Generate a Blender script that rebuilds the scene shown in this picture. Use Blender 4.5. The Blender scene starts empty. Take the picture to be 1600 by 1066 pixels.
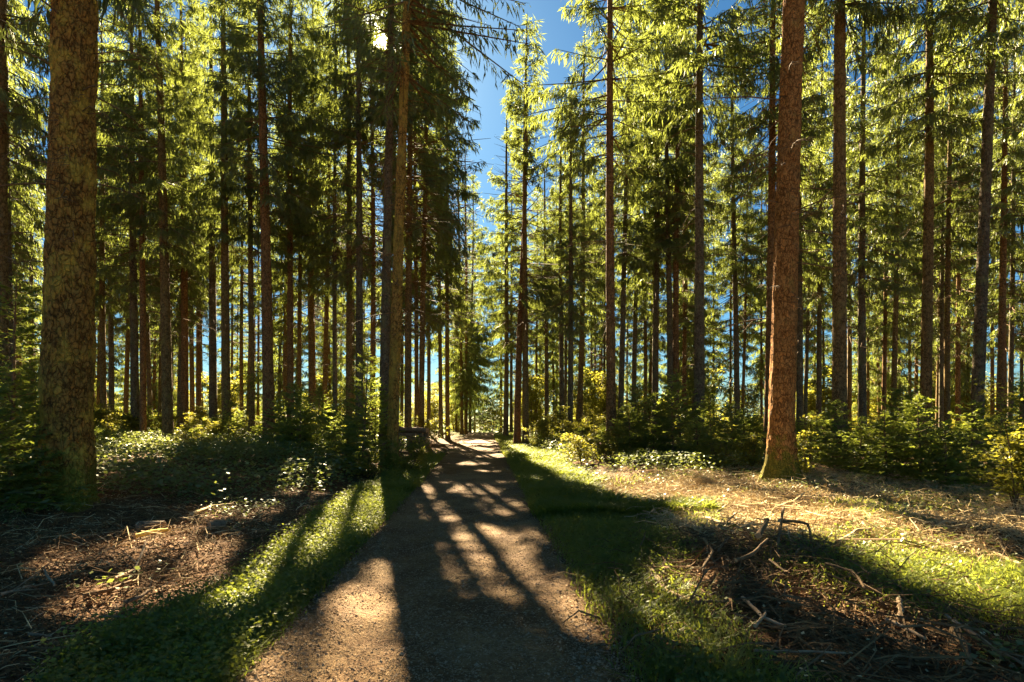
import bpy, math, random
import numpy as np
from mathutils import Vector, Euler

# ------------------------------------------------------------------ camera, sky, sun, exposure
sc = bpy.context.scene
C = sc.collection
FP, CX, HZ, EYE = 900.0, 800.0, 650.0, 1.6          # focal length and horizon of the photograph, in its own pixels

cam_d = bpy.data.cameras.new('camera')
cam = bpy.data.objects.new('camera', cam_d); C.objects.link(cam)
cam_d.sensor_width = 36.0
cam_d.lens = FP / 1600.0 * 36.0
cam_d.shift_y = (HZ - 533.0) / 1600.0
cam_d.clip_start = 0.05; cam_d.clip_end = 4000
cam.location = (0, 0, EYE); cam.rotation_euler = (math.pi / 2, 0, 0)
sc.camera = cam

SUN = Vector(((597 - CX) / FP, 1.0, (HZ - 65) / FP)).normalized()
SUN_EL = math.asin(SUN.z); SUN_AZ = math.atan2(SUN.x, SUN.y)

w = bpy.data.worlds.new('World'); sc.world = w; w.use_nodes = True
nt = w.node_tree; nt.nodes.clear()
out = nt.nodes.new('ShaderNodeOutputWorld')
bg = nt.nodes.new('ShaderNodeBackground'); bg.inputs['Strength'].default_value = 0.05
sky = nt.nodes.new('ShaderNodeTexSky'); sky.sky_type = 'NISHITA'; sky.sun_disc = False
sky.sun_elevation = SUN_EL; sky.sun_rotation = SUN_AZ
sky.air_density = 1.0; sky.dust_density = 0.35; sky.ozone_density = 2.0
hs = nt.nodes.new('ShaderNodeHueSaturation'); hs.inputs['Saturation'].default_value = 1.1; hs.inputs['Value'].default_value = 1.0
tint = nt.nodes.new('ShaderNodeMix'); tint.data_type = 'RGBA'; tint.blend_type = 'MULTIPLY'; tint.inputs['Factor'].default_value = 1.0
tint.inputs['B'].default_value = (0.090, 0.140, 0.165, 1)
nt.links.new(sky.outputs[0], tint.inputs['A']); nt.links.new(tint.outputs['Result'], hs.inputs['Color'])
# the sun's aureole: a small bright disc with a halo, fixed to the sun's direction in the sky
tc = nt.nodes.new('ShaderNodeTexCoord')
dot = nt.nodes.new('ShaderNodeVectorMath'); dot.operation = 'DOT_PRODUCT'
nrm = nt.nodes.new('ShaderNodeVectorMath'); nrm.operation = 'NORMALIZE'
nt.links.new(tc.outputs['Generated'], nrm.inputs[0])
nt.links.new(nrm.outputs[0], dot.inputs[0]); dot.inputs[1].default_value = SUN
def wmath(op, a, b):
    n = nt.nodes.new('ShaderNodeMath'); n.operation = op
    for i, v in enumerate((a, b)):
        if isinstance(v, (int, float)): n.inputs[i].default_value = v
        else: nt.links.new(v, n.inputs[i])
    return n.outputs[0]
pos = wmath('MAXIMUM', dot.outputs['Value'], 0.0)
core = wmath('MULTIPLY', wmath('POWER', pos, 5000.0), 30.0)
halo = wmath('MULTIPLY', wmath('POWER', pos, 260.0), 0.8)
glow = wmath('ADD', core, halo)
gm = nt.nodes.new('ShaderNodeMix'); gm.data_type = 'RGBA'; gm.blend_type = 'ADD'; gm.inputs['Factor'].default_value = 1.0
gv = nt.nodes.new('ShaderNodeVectorMath'); gv.operation = 'SCALE'; gv.inputs[0].default_value = (1.0, 0.84, 0.55)
nt.links.new(glow, gv.inputs['Scale'])
nt.links.new(hs.outputs[0], gm.inputs['A']); nt.links.new(gv.outputs[0], gm.inputs['B'])
nt.links.new(gm.outputs['Result'], bg.inputs['Color']); nt.links.new(bg.outputs[0], out.inputs[0])

sl = bpy.data.lights.new('sun', 'SUN'); sl.energy = 5.0; sl.angle = math.radians(0.5); sl.color = (1.0, 0.82, 0.54)
so = bpy.data.objects.new('sun', sl); C.objects.link(so)
so.rotation_euler = SUN.to_track_quat('Z', 'Y').to_euler()

sc.view_settings.view_transform = 'Standard'; sc.view_settings.look = 'None'
sc.view_settings.exposure = 3.75; sc.view_settings.gamma = 1.0
cy = sc.cycles
cy.use_denoising = True; cy.denoiser = 'OPENIMAGEDENOISE'; cy.denoising_input_passes = 'RGB_ALBEDO_NORMAL'; cy.denoising_prefilter = 'NONE'
cy.max_bounces = 6; cy.diffuse_bounces = 4; cy.glossy_bounces = 1; cy.transmission_bounces = 4; cy.transparent_max_bounces = 4
cy.caustics_reflective = False; cy.caustics_refractive = False
cy.sample_clamp_indirect = 6.0

rng = np.random.default_rng(7)
random.seed(7)

# ------------------------------------------------------------------ helpers
def hash3(i, j, k, seed):
    n = (i * 374761393 + j * 668265263 + k * 1274126177 + seed * 974634777) & 0x7fffffff
    n = ((n ^ (n >> 13)) * 1274126177) & 0x7fffffff
    return ((n ^ (n >> 16)) & 0xffff) / 65535.0
def vnoise(p, seed=0):
    p = np.asarray(p, float); f = np.floor(p).astype(np.int64); t = p - f; t = t * t * (3 - 2 * t)
    r = 0
    for dx in (0, 1):
        for dy in (0, 1):
            for dz in (0, 1):
                wgt = (t[..., 0] if dx else 1 - t[..., 0]) * (t[..., 1] if dy else 1 - t[..., 1]) * (t[..., 2] if dz else 1 - t[..., 2])
                r = r + wgt * hash3(f[..., 0] + dx, f[..., 1] + dy, f[..., 2] + dz, seed)
    return r
def n2(x, y, s, seed=0):
    x = np.asarray(x, float); y = np.asarray(y, float)
    return vnoise(np.stack([x * s, y * s, np.zeros_like(x) + 0.5], -1), seed)
def smooth(t):
    t = np.clip(t, 0, 1); return t * t * (3 - 2 * t)

def path_c(y): return -0.3 - 0.05 * np.asarray(y, float)
HW = 1.27
def gz(x, y):
    x = np.asarray(x, float); y = np.asarray(y, float)
    dx = x - path_c(np.clip(y, -10, 70))
    L = smooth((-dx - 1.3) / 5.0); R = smooth((dx - 1.3) / 5.0)
    z = 0.10 * L + 0.30 * L * smooth((y - 9) / 12) + 0.10 * R + 0.15 * R * smooth((y - 12) / 10)
    off = smooth((np.abs(dx) - 1.0) / 1.2)
    z = z + off * (0.22 * (n2(x, y, 0.55, 3) - 0.45) + 0.15 * (n2(x, y, 1.7, 4) - 0.5) + 0.06 * (n2(x, y, 4.5, 6) - 0.5))
    z = z + 0.03 * (n2(x, y, 0.8, 5) - 0.5) - 0.03 * np.exp(-((np.abs(dx) - 0.62) / 0.25) ** 2)
    z = z + 0.20 * np.exp(-(((x - 2.7) / 1.1) ** 2 + ((y - 5.7) / 1.0) ** 2))
    z = z + 0.18 * np.exp(-(((x - 5.9) / 1.3) ** 2 + ((y - 12.4) / 1.3) ** 2)) + 0.15 * np.exp(-(((x + 7.0) / 1.2) ** 2 + ((y - 9.2) / 1.2) ** 2))
    z = z - 4.0 * smooth((y - 52) / 70)
    return z
def ground_at(px, py):
    y = FP * EYE / (py - HZ); x = (px - CX) / FP * y
    for _ in range(6):
        z = float(gz(x, y)); y = FP * (EYE - z) / (py - HZ); x = (px - CX) / FP * y
    return x, y, float(gz(x, y))

class MB:
    """collects shapes for ONE mesh"""
    def __init__(s): s.V = []; s.F = {}; s.n = 0
    def add(s, V, F, m=0):
        V = np.asarray(V, np.float32).reshape(-1, 3); F = np.asarray(F, np.int64)
        if len(V) == 0 or len(F) == 0: return
        s.V.append(V); s.F.setdefault((m, F.shape[1]), []).append(F + s.n); s.n += len(V)
    def mesh(s, name, mats, smooth_slots=()):
        V = np.concatenate(s.V); me = bpy.data.meshes.new(name)
        idx = []; st = []; mi = []; sm = []; o = 0
        for (m, k), fs in s.F.items():
            f = np.concatenate(fs); idx.append(f.ravel()); st.append(o + np.arange(len(f)) * k); o += f.size
            mi.append(np.full(len(f), m)); sm.append(np.full(len(f), m in smooth_slots))
        idx = np.concatenate(idx); st = np.concatenate(st)
        me.vertices.add(len(V)); me.vertices.foreach_set('co', V.ravel())
        me.loops.add(len(idx)); me.loops.foreach_set('vertex_index', idx.astype(np.int32))
        me.polygons.add(len(st)); me.polygons.foreach_set('loop_start', st.astype(np.int32))
        me.polygons.foreach_set('material_index', np.concatenate(mi).astype(np.int32))
        me.polygons.foreach_set('use_smooth', np.concatenate(sm).astype(bool))
        for m in mats: me.materials.append(m)
        me.update(calc_edges=True)
        return me

def tube(P, R, n=5, cap=True):
    P = np.asarray(P, float); R = np.asarray(R, float)
    T = np.gradient(P, axis=0); T /= np.linalg.norm(T, axis=1, keepdims=True) + 1e-9
    ref = np.array([0, 0, 1.0]) if abs(T[:, 2]).mean() < 0.8 else np.array([1.0, 0, 0])
    U = np.cross(T, ref); U /= np.linalg.norm(U, axis=1, keepdims=True) + 1e-9
    W = np.cross(T, U)
    a = np.arange(n) / n * 2 * math.pi
    ring = P[:, None] + R[:, None, None] * (np.cos(a)[None, :, None] * U[:, None] + np.sin(a)[None, :, None] * W[:, None])
    k = len(P); V = ring.reshape(-1, 3)
    i = np.arange(k - 1)[:, None] * n; j = np.arange(n)[None]; j2 = (j + 1) % n
    F = np.stack([i + j, i + j2, i + n + j2, i + n + j], -1).reshape(-1, 4)
    return V, F
def tube_caps(mb, P, R, n, m_side=0, m_cap=1):
    V, F = tube(P, R, n); mb.add(V, F, m_side)
    for r in (0, len(P) - 1):
        ring = V[r * n:(r + 1) * n]; c = ring.mean(0)
        vv = np.vstack([ring, c[None]]); jj = np.arange(n)
        tri = np.stack([jj, (jj + 1) % n, np.full(n, n)], -1)
        if r == 0: tri = tri[:, ::-1]
        mb.add(vv, tri, m_cap)
def sticks(P0, P1, P2, r0, r1):
    """many thin three-sided sticks at once: P0 -> P1 -> P2"""
    N = len(P0); A = np.stack([P0, P1, P2], 1)
    T = P2 - P0; T /= np.linalg.norm(T, axis=1, keepdims=True) + 1e-9
    ref = np.where(np.abs(T[:, 2:3]) < 0.8, [[0, 0, 1.0]], [[1.0, 0, 0]])
    U = np.cross(T, ref); U /= np.linalg.norm(U, axis=1, keepdims=True) + 1e-9; W = np.cross(T, U)
    rad = np.stack([r0, (r0 + r1) / 2, r1], 1)
    a = np.arange(3) / 3 * 2 * math.pi
    ring = A[:, :, None] + rad[:, :, None, None] * (np.cos(a)[None, None, :, None] * U[:, None, None] + np.sin(a)[None, None, :, None] * W[:, None, None])
    V = ring.reshape(-1, 3)
    b = (np.arange(N) * 9)[:, None, None]; i = (np.arange(2) * 3)[None, :, None]; j = np.arange(3)[None, None]; j2 = (j + 1) % 3
    F = np.stack(np.broadcast_arrays(b + i + j, b + i + j2, b + i + 3 + j2, b + i + 3 + j), -1).reshape(-1, 4)
    return V, F
def rhombs(A, B, U, wd, at=0.5):
    """one long diamond-shaped face per row, from A to B"""
    N = len(A); M = A + (B - A) * at
    V = np.stack([A, M + U * wd[:, None], B, M - U * wd[:, None]], 1).reshape(-1, 3)
    F = np.arange(N * 4).reshape(-1, 4)
    return V, F
def unit(v): return v / (np.linalg.norm(v, axis=-1, keepdims=True) + 1e-9)
def randdir(n, r): return unit(r.normal(size=(n, 3)))

def link(name, me, parent=None, loc=None):
    o = bpy.data.objects.new(name, me); C.objects.link(o)
    if parent is not None: o.parent = parent
    if loc is not None: o.location = loc
    return o
def tag(o, label=None, cat=None, group=None, kind=None):
    if label: o['label'] = label
    if cat: o['category'] = cat
    if group: o['group'] = group
    if kind: o['kind'] = kind
    return o

# ------------------------------------------------------------------ materials
def newmat(name):
    m = bpy.data.materials.new(name); m.use_nodes = True; t = m.node_tree
    for n in list(t.nodes): t.nodes.remove(n)
    return m, t
def N(t, kind, **kw):
    n = t.nodes.new(kind)
    for k, v in kw.items(): setattr(n, k, v)
    return n
def noise(t, scale, detail=3.0, rough=0.6, coord='Object', stretch=None):
    tcn = N(t, 'ShaderNodeTexCoord'); n = N(t, 'ShaderNodeTexNoise')
    n.inputs['Scale'].default_value = scale; n.inputs['Detail'].default_value = detail; n.inputs['Roughness'].default_value = rough
    src = tcn.outputs[coord]
    if coord == 'World':
        src = N(t, 'ShaderNodeNewGeometry').outputs['Position']
    if stretch:
        mp = N(t, 'ShaderNodeMapping'); mp.inputs['Scale'].default_value = stretch
        t.links.new(src, mp.inputs[0]); src = mp.outputs[0]
    t.links.new(src, n.inputs['Vector'])
    return n.outputs['Fac']
def wpos(t, stretch=None):
    src = N(t, 'ShaderNodeNewGeometry').outputs['Position']
    if stretch:
        mp = N(t, 'ShaderNodeMapping'); mp.inputs['Scale'].default_value = stretch
        t.links.new(src, mp.inputs[0]); src = mp.outputs[0]
    return src
def wnoise(t, scale, detail=3.0, rough=0.6, stretch=None):
    n = N(t, 'ShaderNodeTexNoise'); n.inputs['Scale'].default_value = scale; n.inputs['Detail'].default_value = detail; n.inputs['Roughness'].default_value = rough
    t.links.new(wpos(t, stretch), n.inputs['Vector']); return n.outputs['Fac']
def ramp(t, fac, stops):
    r = N(t, 'ShaderNodeValToRGB'); e = r.color_ramp.elements
    while len(e) < len(stops): e.new(0.5)
    for k, (p, c) in enumerate(stops):
        e[k].position = p; e[k].color = (c[0], c[1], c[2], 1) if not isinstance(c, (int, float)) else (c, c, c, 1)
    t.links.new(fac, r.inputs[0]); return r.outputs[0]
def mix(t, fac, a, b, bt='MIX'):
    m = N(t, 'ShaderNodeMix', data_type='RGBA', blend_type=bt)
    for inp, v in (('Factor', fac), ('A', a), ('B', b)):
        if isinstance(v, (int, float)): m.inputs[inp].default_value = v
        elif isinstance(v, tuple): m.inputs[inp].default_value = (*v, 1)
        else: t.links.new(v, m.inputs[inp])
    return m.outputs['Result']
def bump(t, h, strength, dist):
    b = N(t, 'ShaderNodeBump'); b.inputs['Strength'].default_value = strength; b.inputs['Distance'].default_value = dist
    t.links.new(h, b.inputs['Height']); return b.outputs[0]
def surf(t, col, rough=0.9, nor=None, spec=0.2):
    p = N(t, 'ShaderNodeBsdfPrincipled'); o = N(t, 'ShaderNodeOutputMaterial')
    if isinstance(col, tuple): p.inputs['Base Color'].default_value = (*col, 1)
    else: t.links.new(col, p.inputs['Base Color'])
    p.inputs['Roughness'].default_value = rough; p.inputs['Specular IOR Level'].default_value = spec
    if nor is not None: t.links.new(nor, p.inputs['Normal'])
    t.links.new(p.outputs[0], o.inputs[0])

def leaf_mat(name, dark, light, trans, tfac=0.5, scale=1.3, gloss=0.06):
    m, t = newmat(name)
    f = wnoise(t, scale, 2.0, 0.6); f2 = wnoise(t, scale * 14, 1.0, 0.5)
    mx = N(t, 'ShaderNodeMath', operation='MULTIPLY_ADD'); mx.inputs[1].default_value = 0.45
    t.links.new(f2, mx.inputs[0]); t.links.new(f, mx.inputs[2])
    c = ramp(t, mx.outputs[0], [(0.50, dark), (0.90, light)])
    tr = mix(t, 0.35, trans, c)
    d = N(t, 'ShaderNodeBsdfDiffuse'); t.links.new(c, d.inputs[0])
    s = N(t, 'ShaderNodeBsdfTranslucent'); t.links.new(tr, s.inputs[0])
    g = N(t, 'ShaderNodeBsdfGlossy'); g.inputs['Roughness'].default_value = 0.45; g.inputs['Color'].default_value = (0.9, 0.9, 0.8, 1)
    a = N(t, 'ShaderNodeMixShader'); a.inputs[0].default_value = tfac; t.links.new(d.outputs[0], a.inputs[1]); t.links.new(s.outputs[0], a.inputs[2])
    b = N(t, 'ShaderNodeMixShader'); b.inputs[0].default_value = gloss; t.links.new(a.outputs[0], b.inputs[1]); t.links.new(g.outputs[0], b.inputs[2])
    o = N(t, 'ShaderNodeOutputMaterial'); t.links.new(b.outputs[0], o.inputs[0])
    return m
M_NEEDLE = leaf_mat('spruce_needles', (0.022, 0.042, 0.013), (0.095, 0.125, 0.030), (0.36, 0.41, 0.062), 0.43, 0.5, 0.05)
M_YOUNG = leaf_mat('young_spruce_needles', (0.05, 0.080, 0.014), (0.12, 0.15, 0.025), (0.48, 0.54, 0.06), 0.55, 0.9, 0.04)
M_LEAF = leaf_mat('broad_leaves', (0.06, 0.085, 0.012), (0.15, 0.15, 0.022), (0.55, 0.50, 0.05), 0.58, 0.8, 0.03)
M_GRASS = leaf_mat('grass_blades', (0.05, 0.085, 0.012), (0.15, 0.18, 0.025), (0.42, 0.46, 0.05), 0.5, 0.9, 0.035)
M_COVER = leaf_mat('low_leaves', (0.045, 0.080, 0.014), (0.12, 0.15, 0.03), (0.34, 0.38, 0.06), 0.42, 0.7, 0.07)
M_FAR = leaf_mat('far_needles', (0.030, 0.050, 0.030), (0.055, 0.075, 0.04), (0.14, 0.17, 0.05), 0.35, 0.15, 0.02)
M_DRY = leaf_mat('dry_grass', (0.22, 0.15, 0.06), (0.42, 0.33, 0.16), (0.50, 0.38, 0.15), 0.35, 1.6, 0.08)

def bark_mat(name, deep, plate, pale, lichen, lich_lo, lich_hi, scale=1.0, bd=0.02, moss=False):
    m, t = newmat(name)
    v = N(t, 'ShaderNodeTexVoronoi', feature='DISTANCE_TO_EDGE'); v.inputs['Scale'].default_value = 13 * scale
    wv = wpos(t, (1.0, 1.0, 0.5))
    nz = N(t, 'ShaderNodeTexNoise'); nz.inputs['Scale'].default_value = 7.0; nz.inputs['Detail'].default_value = 4
    t.links.new(wv, nz.inputs['Vector'])
    ad = N(t, 'ShaderNodeMix', data_type='VECTOR'); ad.inputs['Factor'].default_value = 0.16
    t.links.new(wv, ad.inputs['A']); t.links.new(nz.outputs['Color'], ad.inputs['B']); t.links.new(ad.outputs['Result'], v.inputs['Vector'])
    edge = ramp(t, v.outputs['Distance'], [(0.0, 0.0), (0.11, 1.0)])
    c = mix(t, edge, deep, plate)
    c = mix(t, ramp(t, wnoise(t, 5.0, 5, 0.7), [(0.45, 0.0), (0.72, 0.8)]), c, pale)
    c = mix(t, ramp(t, wnoise(t, 13.0, 4, 0.75), [(0.36, 0.85), (0.52, 0.0)]), c, deep)
    c = mix(t, ramp(t, wnoise(t, 2.6, 6, 0.72, (1, 1, 0.7)), [(lich_lo, 0.0), (lich_hi, 0.85)]), c, lichen)
    if moss:      # moss grows over the foot of the stem
        sp = N(t, 'ShaderNodeSeparateXYZ'); tq = N(t, 'ShaderNodeTexCoord'); t.links.new(tq.outputs['Object'], sp.inputs[0])
        ma = N(t, 'ShaderNodeMath', operation='MULTIPLY_ADD'); ma.inputs[1].default_value = -0.34; ma.inputs[2].default_value = 0.30; t.links.new(sp.outputs['Z'], ma.inputs[0])
        mb_ = N(t, 'ShaderNodeMath', operation='ADD'); t.links.new(ma.outputs[0], mb_.inputs[0]); t.links.new(wnoise(t, 4.5, 6, 0.75), mb_.inputs[1])
        c = mix(t, ramp(t, mb_.outputs[0], [(0.52, 0.0), (0.66, 0.9)]), c, mix(t, wnoise(t, 40, 2, 0.6), (0.07, 0.075, 0.008), (0.24, 0.22, 0.03)))
    hgt = mix(t, 0.45, edge, wnoise(t, 34.0, 4, 0.7))
    surf(t, c, 0.95, bump(t, hgt, 1.0, bd), 0.1)
    return m
M_BARK = bark_mat('spruce_bark', (0.06, 0.035, 0.013), (0.21, 0.135, 0.052), (0.27, 0.19, 0.085), (0.22, 0.18, 0.05), 0.53, 0.75)
M_BARK2 = bark_mat('grey_bark', (0.045, 0.032, 0.018), (0.14, 0.105, 0.062), (0.22, 0.18, 0.12), (0.17, 0.17, 0.07), 0.50, 0.70)
M_BARK3 = bark_mat('ruddy_bark', (0.06, 0.030, 0.012), (0.24, 0.125, 0.050), (0.30, 0.18, 0.08), (0.24, 0.18, 0.05), 0.56, 0.75)
M_BARK_L = bark_mat('lichen_bark', (0.09, 0.045, 0.013), (0.31, 0.165, 0.036), (0.42, 0.25, 0.06), (0.52, 0.36, 0.055), 0.48, 0.60, 1.3, 0.05, True)
M_BARK_R = bark_mat('orange_bark', (0.13, 0.055, 0.016), (0.40, 0.18, 0.048), (0.50, 0.26, 0.085), (0.38, 0.25, 0.06), 0.56, 0.72, 1.5, 0.035, True)
M_BARK_G = bark_mat('golden_bark', (0.05, 0.030, 0.010), (0.36, 0.20, 0.045), (0.45, 0.28, 0.08), (0.38, 0.27, 0.05), 0.46, 0.62, 1.2, 0.03, True)
def plain_mat(name, stops, scale, bd=0.005, stretch=None):
    m, t = newmat(name); f = wnoise(t, scale, 4, 0.65, stretch)
    surf(t, ramp(t, f, stops), 0.9, bump(t, f, 0.8, bd), 0.15); return m
M_TWIG = plain_mat('dead_twig', [(0.3, (0.07, 0.042, 0.02)), (0.7, (0.24, 0.155, 0.075))], 9)
M_STRAW = plain_mat('bleached_twigs', [(0.3, (0.28, 0.18, 0.07)), (0.7, (0.68, 0.54, 0.29))], 3.5)
M_BROWN = plain_mat('brown_litter', [(0.3, (0.065, 0.034, 0.013)), (0.7, (0.28, 0.165, 0.070))], 5)
M_STICK = plain_mat('peeled_stick', [(0.3, (0.22, 0.14, 0.08)), (0.7, (0.45, 0.32, 0.19))], 14)
M_CUT = plain_mat('cut_wood', [(0.3, (0.34, 0.21, 0.10)), (0.7, (0.50, 0.35, 0.19))], 25)
M_LOG = plain_mat('log_bark', [(0.3, (0.09, 0.060, 0.035)), (0.7, (0.30, 0.215, 0.13))], 12, 0.01)
M_MOSS = plain_mat('moss', [(0.3, (0.05, 0.055, 0.010)), (0.7, (0.15, 0.14, 0.03))], 14, 0.02)
M_YELLOW = plain_mat('yellow_wood', [(0.3, (0.5, 0.34, 0.06)), (0.7, (0.62, 0.48, 0.12))], 12)

def ground_mat():
    m, t = newmat('forest_floor')
    a = wnoise(t, 0.9, 6, 0.7); b = wnoise(t, 7.0, 6, 0.75); f = wnoise(t, 70.0, 3, 0.7)
    c = ramp(t, b, [(0.3, (0.030, 0.016, 0.008)), (0.5, (0.11, 0.050, 0.018)), (0.72, (0.22, 0.12, 0.045))])
    c = mix(t, ramp(t, f, [(0.45, 0.0), (0.7, 0.7)]), c, (0.20, 0.13, 0.07))
    c = mix(t, ramp(t, a, [(0.52, 0.0), (0.66, 0.75)]), c, (0.045, 0.060, 0.014))
    # open ground beyond the stand is grown over with grass
    sep = N(t, 'ShaderNodeSeparateXYZ'); t.links.new(wpos(t), sep.inputs[0])
    mr = N(t, 'ShaderNodeMapRange'); mr.inputs[1].default_value = 34; mr.inputs[2].default_value = 60; t.links.new(sep.outputs['Y'], mr.inputs[0])
    c = mix(t, mr.outputs[0], c, mix(t, b, (0.06, 0.09, 0.015), (0.16, 0.17, 0.03)))
    h = mix(t, 0.5, b, f)
    surf(t, c, 0.95, bump(t, h, 1.0, 0.05), 0.1); return m
def path_mat():
    m, t = newmat('gravel_path')
    v = N(t, 'ShaderNodeTexVoronoi'); v.inputs['Scale'].default_value = 55; t.links.new(wpos(t), v.inputs['Vector'])
    v2 = N(t, 'ShaderNodeTexVoronoi'); v2.inputs['Scale'].default_value = 130; t.links.new(wpos(t), v2.inputs['Vector'])
    a = wnoise(t, 1.4, 5, 0.7); f = wnoise(t, 24, 5, 0.75)
    bw = N(t, 'ShaderNodeSeparateColor'); t.links.new(v.outputs['Color'], bw.inputs[0])
    stone = ramp(t, bw.outputs[0], [(0.0, (0.08, 0.042, 0.016)), (0.5, (0.23, 0.14, 0.055)), (1.0, (0.44, 0.30, 0.14))])
    c = mix(t, 0.5, stone, ramp(t, f, [(0.3, (0.07, 0.034, 0.011)), (0.7, (0.29, 0.17, 0.065))]))
    c = mix(t, ramp(t, a, [(0.40, 0.0), (0.62, 0.7)]), c, (0.085, 0.042, 0.016))
    c = mix(t, ramp(t, wnoise(t, 3.6, 6, 0.8), [(0.45, 0.0), (0.7, 0.8)]), c, (0.12, 0.055, 0.018))
    c = mix(t, ramp(t, wnoise(t, 0.45, 5, 0.8), [(0.5, 0.0), (0.62, 0.45)]), c, (0.30, 0.21, 0.10))
    h = mix(t, 0.5, mix(t, 0.5, v.outputs['Distance'], v2.outputs['Distance']), f)
    surf(t, c, 0.9, bump(t, h, 1.0, 0.03), 0.15); return m
M_GROUND = ground_mat(); M_PATH = path_mat()
M_STONE = plain_mat('path_stones', [(0.3, (0.16, 0.10, 0.05)), (0.7, (0.44, 0.33, 0.20))], 30)

# ------------------------------------------------------------------ ground and path
def axis_steps(lo_fine, hi_fine, step, lo, hi, grow=1.12):
    a = list(np.arange(lo_fine, hi_fine + 1e-6, step)); s = step
    while a[-1] < hi: s *= grow; a.append(a[-1] + s)
    s = step
    while a[0] > lo: s *= grow; a.insert(0, a[0] - s)
    return np.array(a)
xs = axis_steps(-14, 16, 0.16, -1500, 1500); ys = axis_steps(-2, 26, 0.16, -60, 3000)
GX, GY = np.meshgrid(xs, ys); GZ = gz(GX, GY)
dxp = np.abs(GX - path_c(np.clip(GY, -10, 70)))
GZ = GZ - np.where((dxp < HW - 0.1) & (GY < 70) & (GY > -6), 0.05, 0)
nx, ny = len(xs), len(ys)
I = (np.arange(ny - 1)[:, None] * nx + np.arange(nx - 1)[None]).ravel()
mb = MB(); mb.add(np.stack([GX, GY, GZ], -1), np.stack([I, I + 1, I + nx + 1, I + nx], -1))
tag(link('ground', mb.mesh('ground', [M_GROUND], (0,))), kind='structure')

py_ = np.concatenate([np.arange(-4, 26, 0.12), np.arange(26, 66, 0.5)])
u = np.linspace(-1, 1, 41); PY, PU = np.meshgrid(py_, u, indexing='ij')
edge = HW + 0.40 * (n2(PY * 1.0, np.sign(PU) * 7.0, 0.9, 11) - 0.5) + 0.22 * (n2(PY, np.sign(PU) * 3, 4.0, 12) - 0.5)
PX = path_c(PY) + PU * edge
PZ = gz(PX, PY) + 0.012 - 0.05 * smooth((np.abs(PU) - 0.9) / 0.1) + 0.012 * (n2(PX, PY, 9, 13) - 0.5)
k1, k2 = PY.shape; I = (np.arange(k1 - 1)[:, None] * k2 + np.arange(k2 - 1)[None]).ravel()
mb = MB(); mb.add(np.stack([PX, PY, PZ], -1), np.stack([I, I + 1, I + k2 + 1, I + k2], -1)[:, ::-1])
tag(link('path', mb.mesh('path', [M_PATH], (0,))), kind='structure')

# ------------------------------------------------------------------ where the sun reaches the floor (gaps that the crowns leave open)
ELL = [ (560, 985, 120, 75, -0.45), (520, 1045, 150, 50, 0), (612, 925, 58, 56, 0), (470, 1035, 85, 40, -0.3),
        (750, 858, 66, 42, 0.3), (770, 888, 70, 42, 0.2), (805, 842, 44, 26, 0), (732, 900, 22, 28, 0.3), (885, 946, 70, 42, 0.45), (915, 968, 28, 18, 0.3),
        (742, 766, 40, 11, 0), (785, 790, 42, 15, 0.15), (690, 798, 38, 18, 0.2), (665, 770, 14, 14, 0),
        (755, 690, 28, 3, 0), (770, 712, 26, 4, 0), (740, 724, 26, 4, 0), (762, 735, 18, 3, 0), (745, 702, 26, 3, 0),
        (560, 805, 62, 36, -0.5), (500, 842, 80, 28, -0.5), (592, 768, 30, 26, 0), (450, 880, 70, 22, -0.45), (390, 930, 70, 20, -0.5),
        (345, 812, 52, 15, -0.1), (235, 862, 95, 20, -0.15), (270, 905, 90, 20, -0.2), (310, 690, 60, 10, 0), (470, 772, 50, 8, 0),
        (850, 708, 60, 14, 0.2), (895, 732, 70, 18, 0.2), (960, 716, 60, 12, 0), (930, 760, 60, 14, 0.2),
        (1060, 760, 110, 24, 0.1), (1140, 790, 110, 34, 0.2), (1230, 815, 110, 40, 0.15), (1340, 845, 110, 42, 0.3), (1450, 890, 110, 42, 0.3),
        (1560, 930, 90, 50, 0.3), (1130, 830, 70, 22, 0.2), (1000, 780, 40, 14, 0.2), (1460, 930, 90, 30, 0.2), (655, 705, 34, 8, 0), (160, 930, 80, 22, -0.2), (400, 800, 50, 10, 0), (330, 868, 50, 12, -0.2), (90, 885, 50, 14, 0), (1050, 965, 90, 36, 0.2), (1095, 925, 60, 28, 0.3), (1215, 896, 52, 22, 0), (1420, 1005, 80, 26, 0.2), (1290, 965, 60, 26, 0.2), (1160, 1030, 70, 26, 0), (1440, 800, 60, 10, 0) ]
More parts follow.
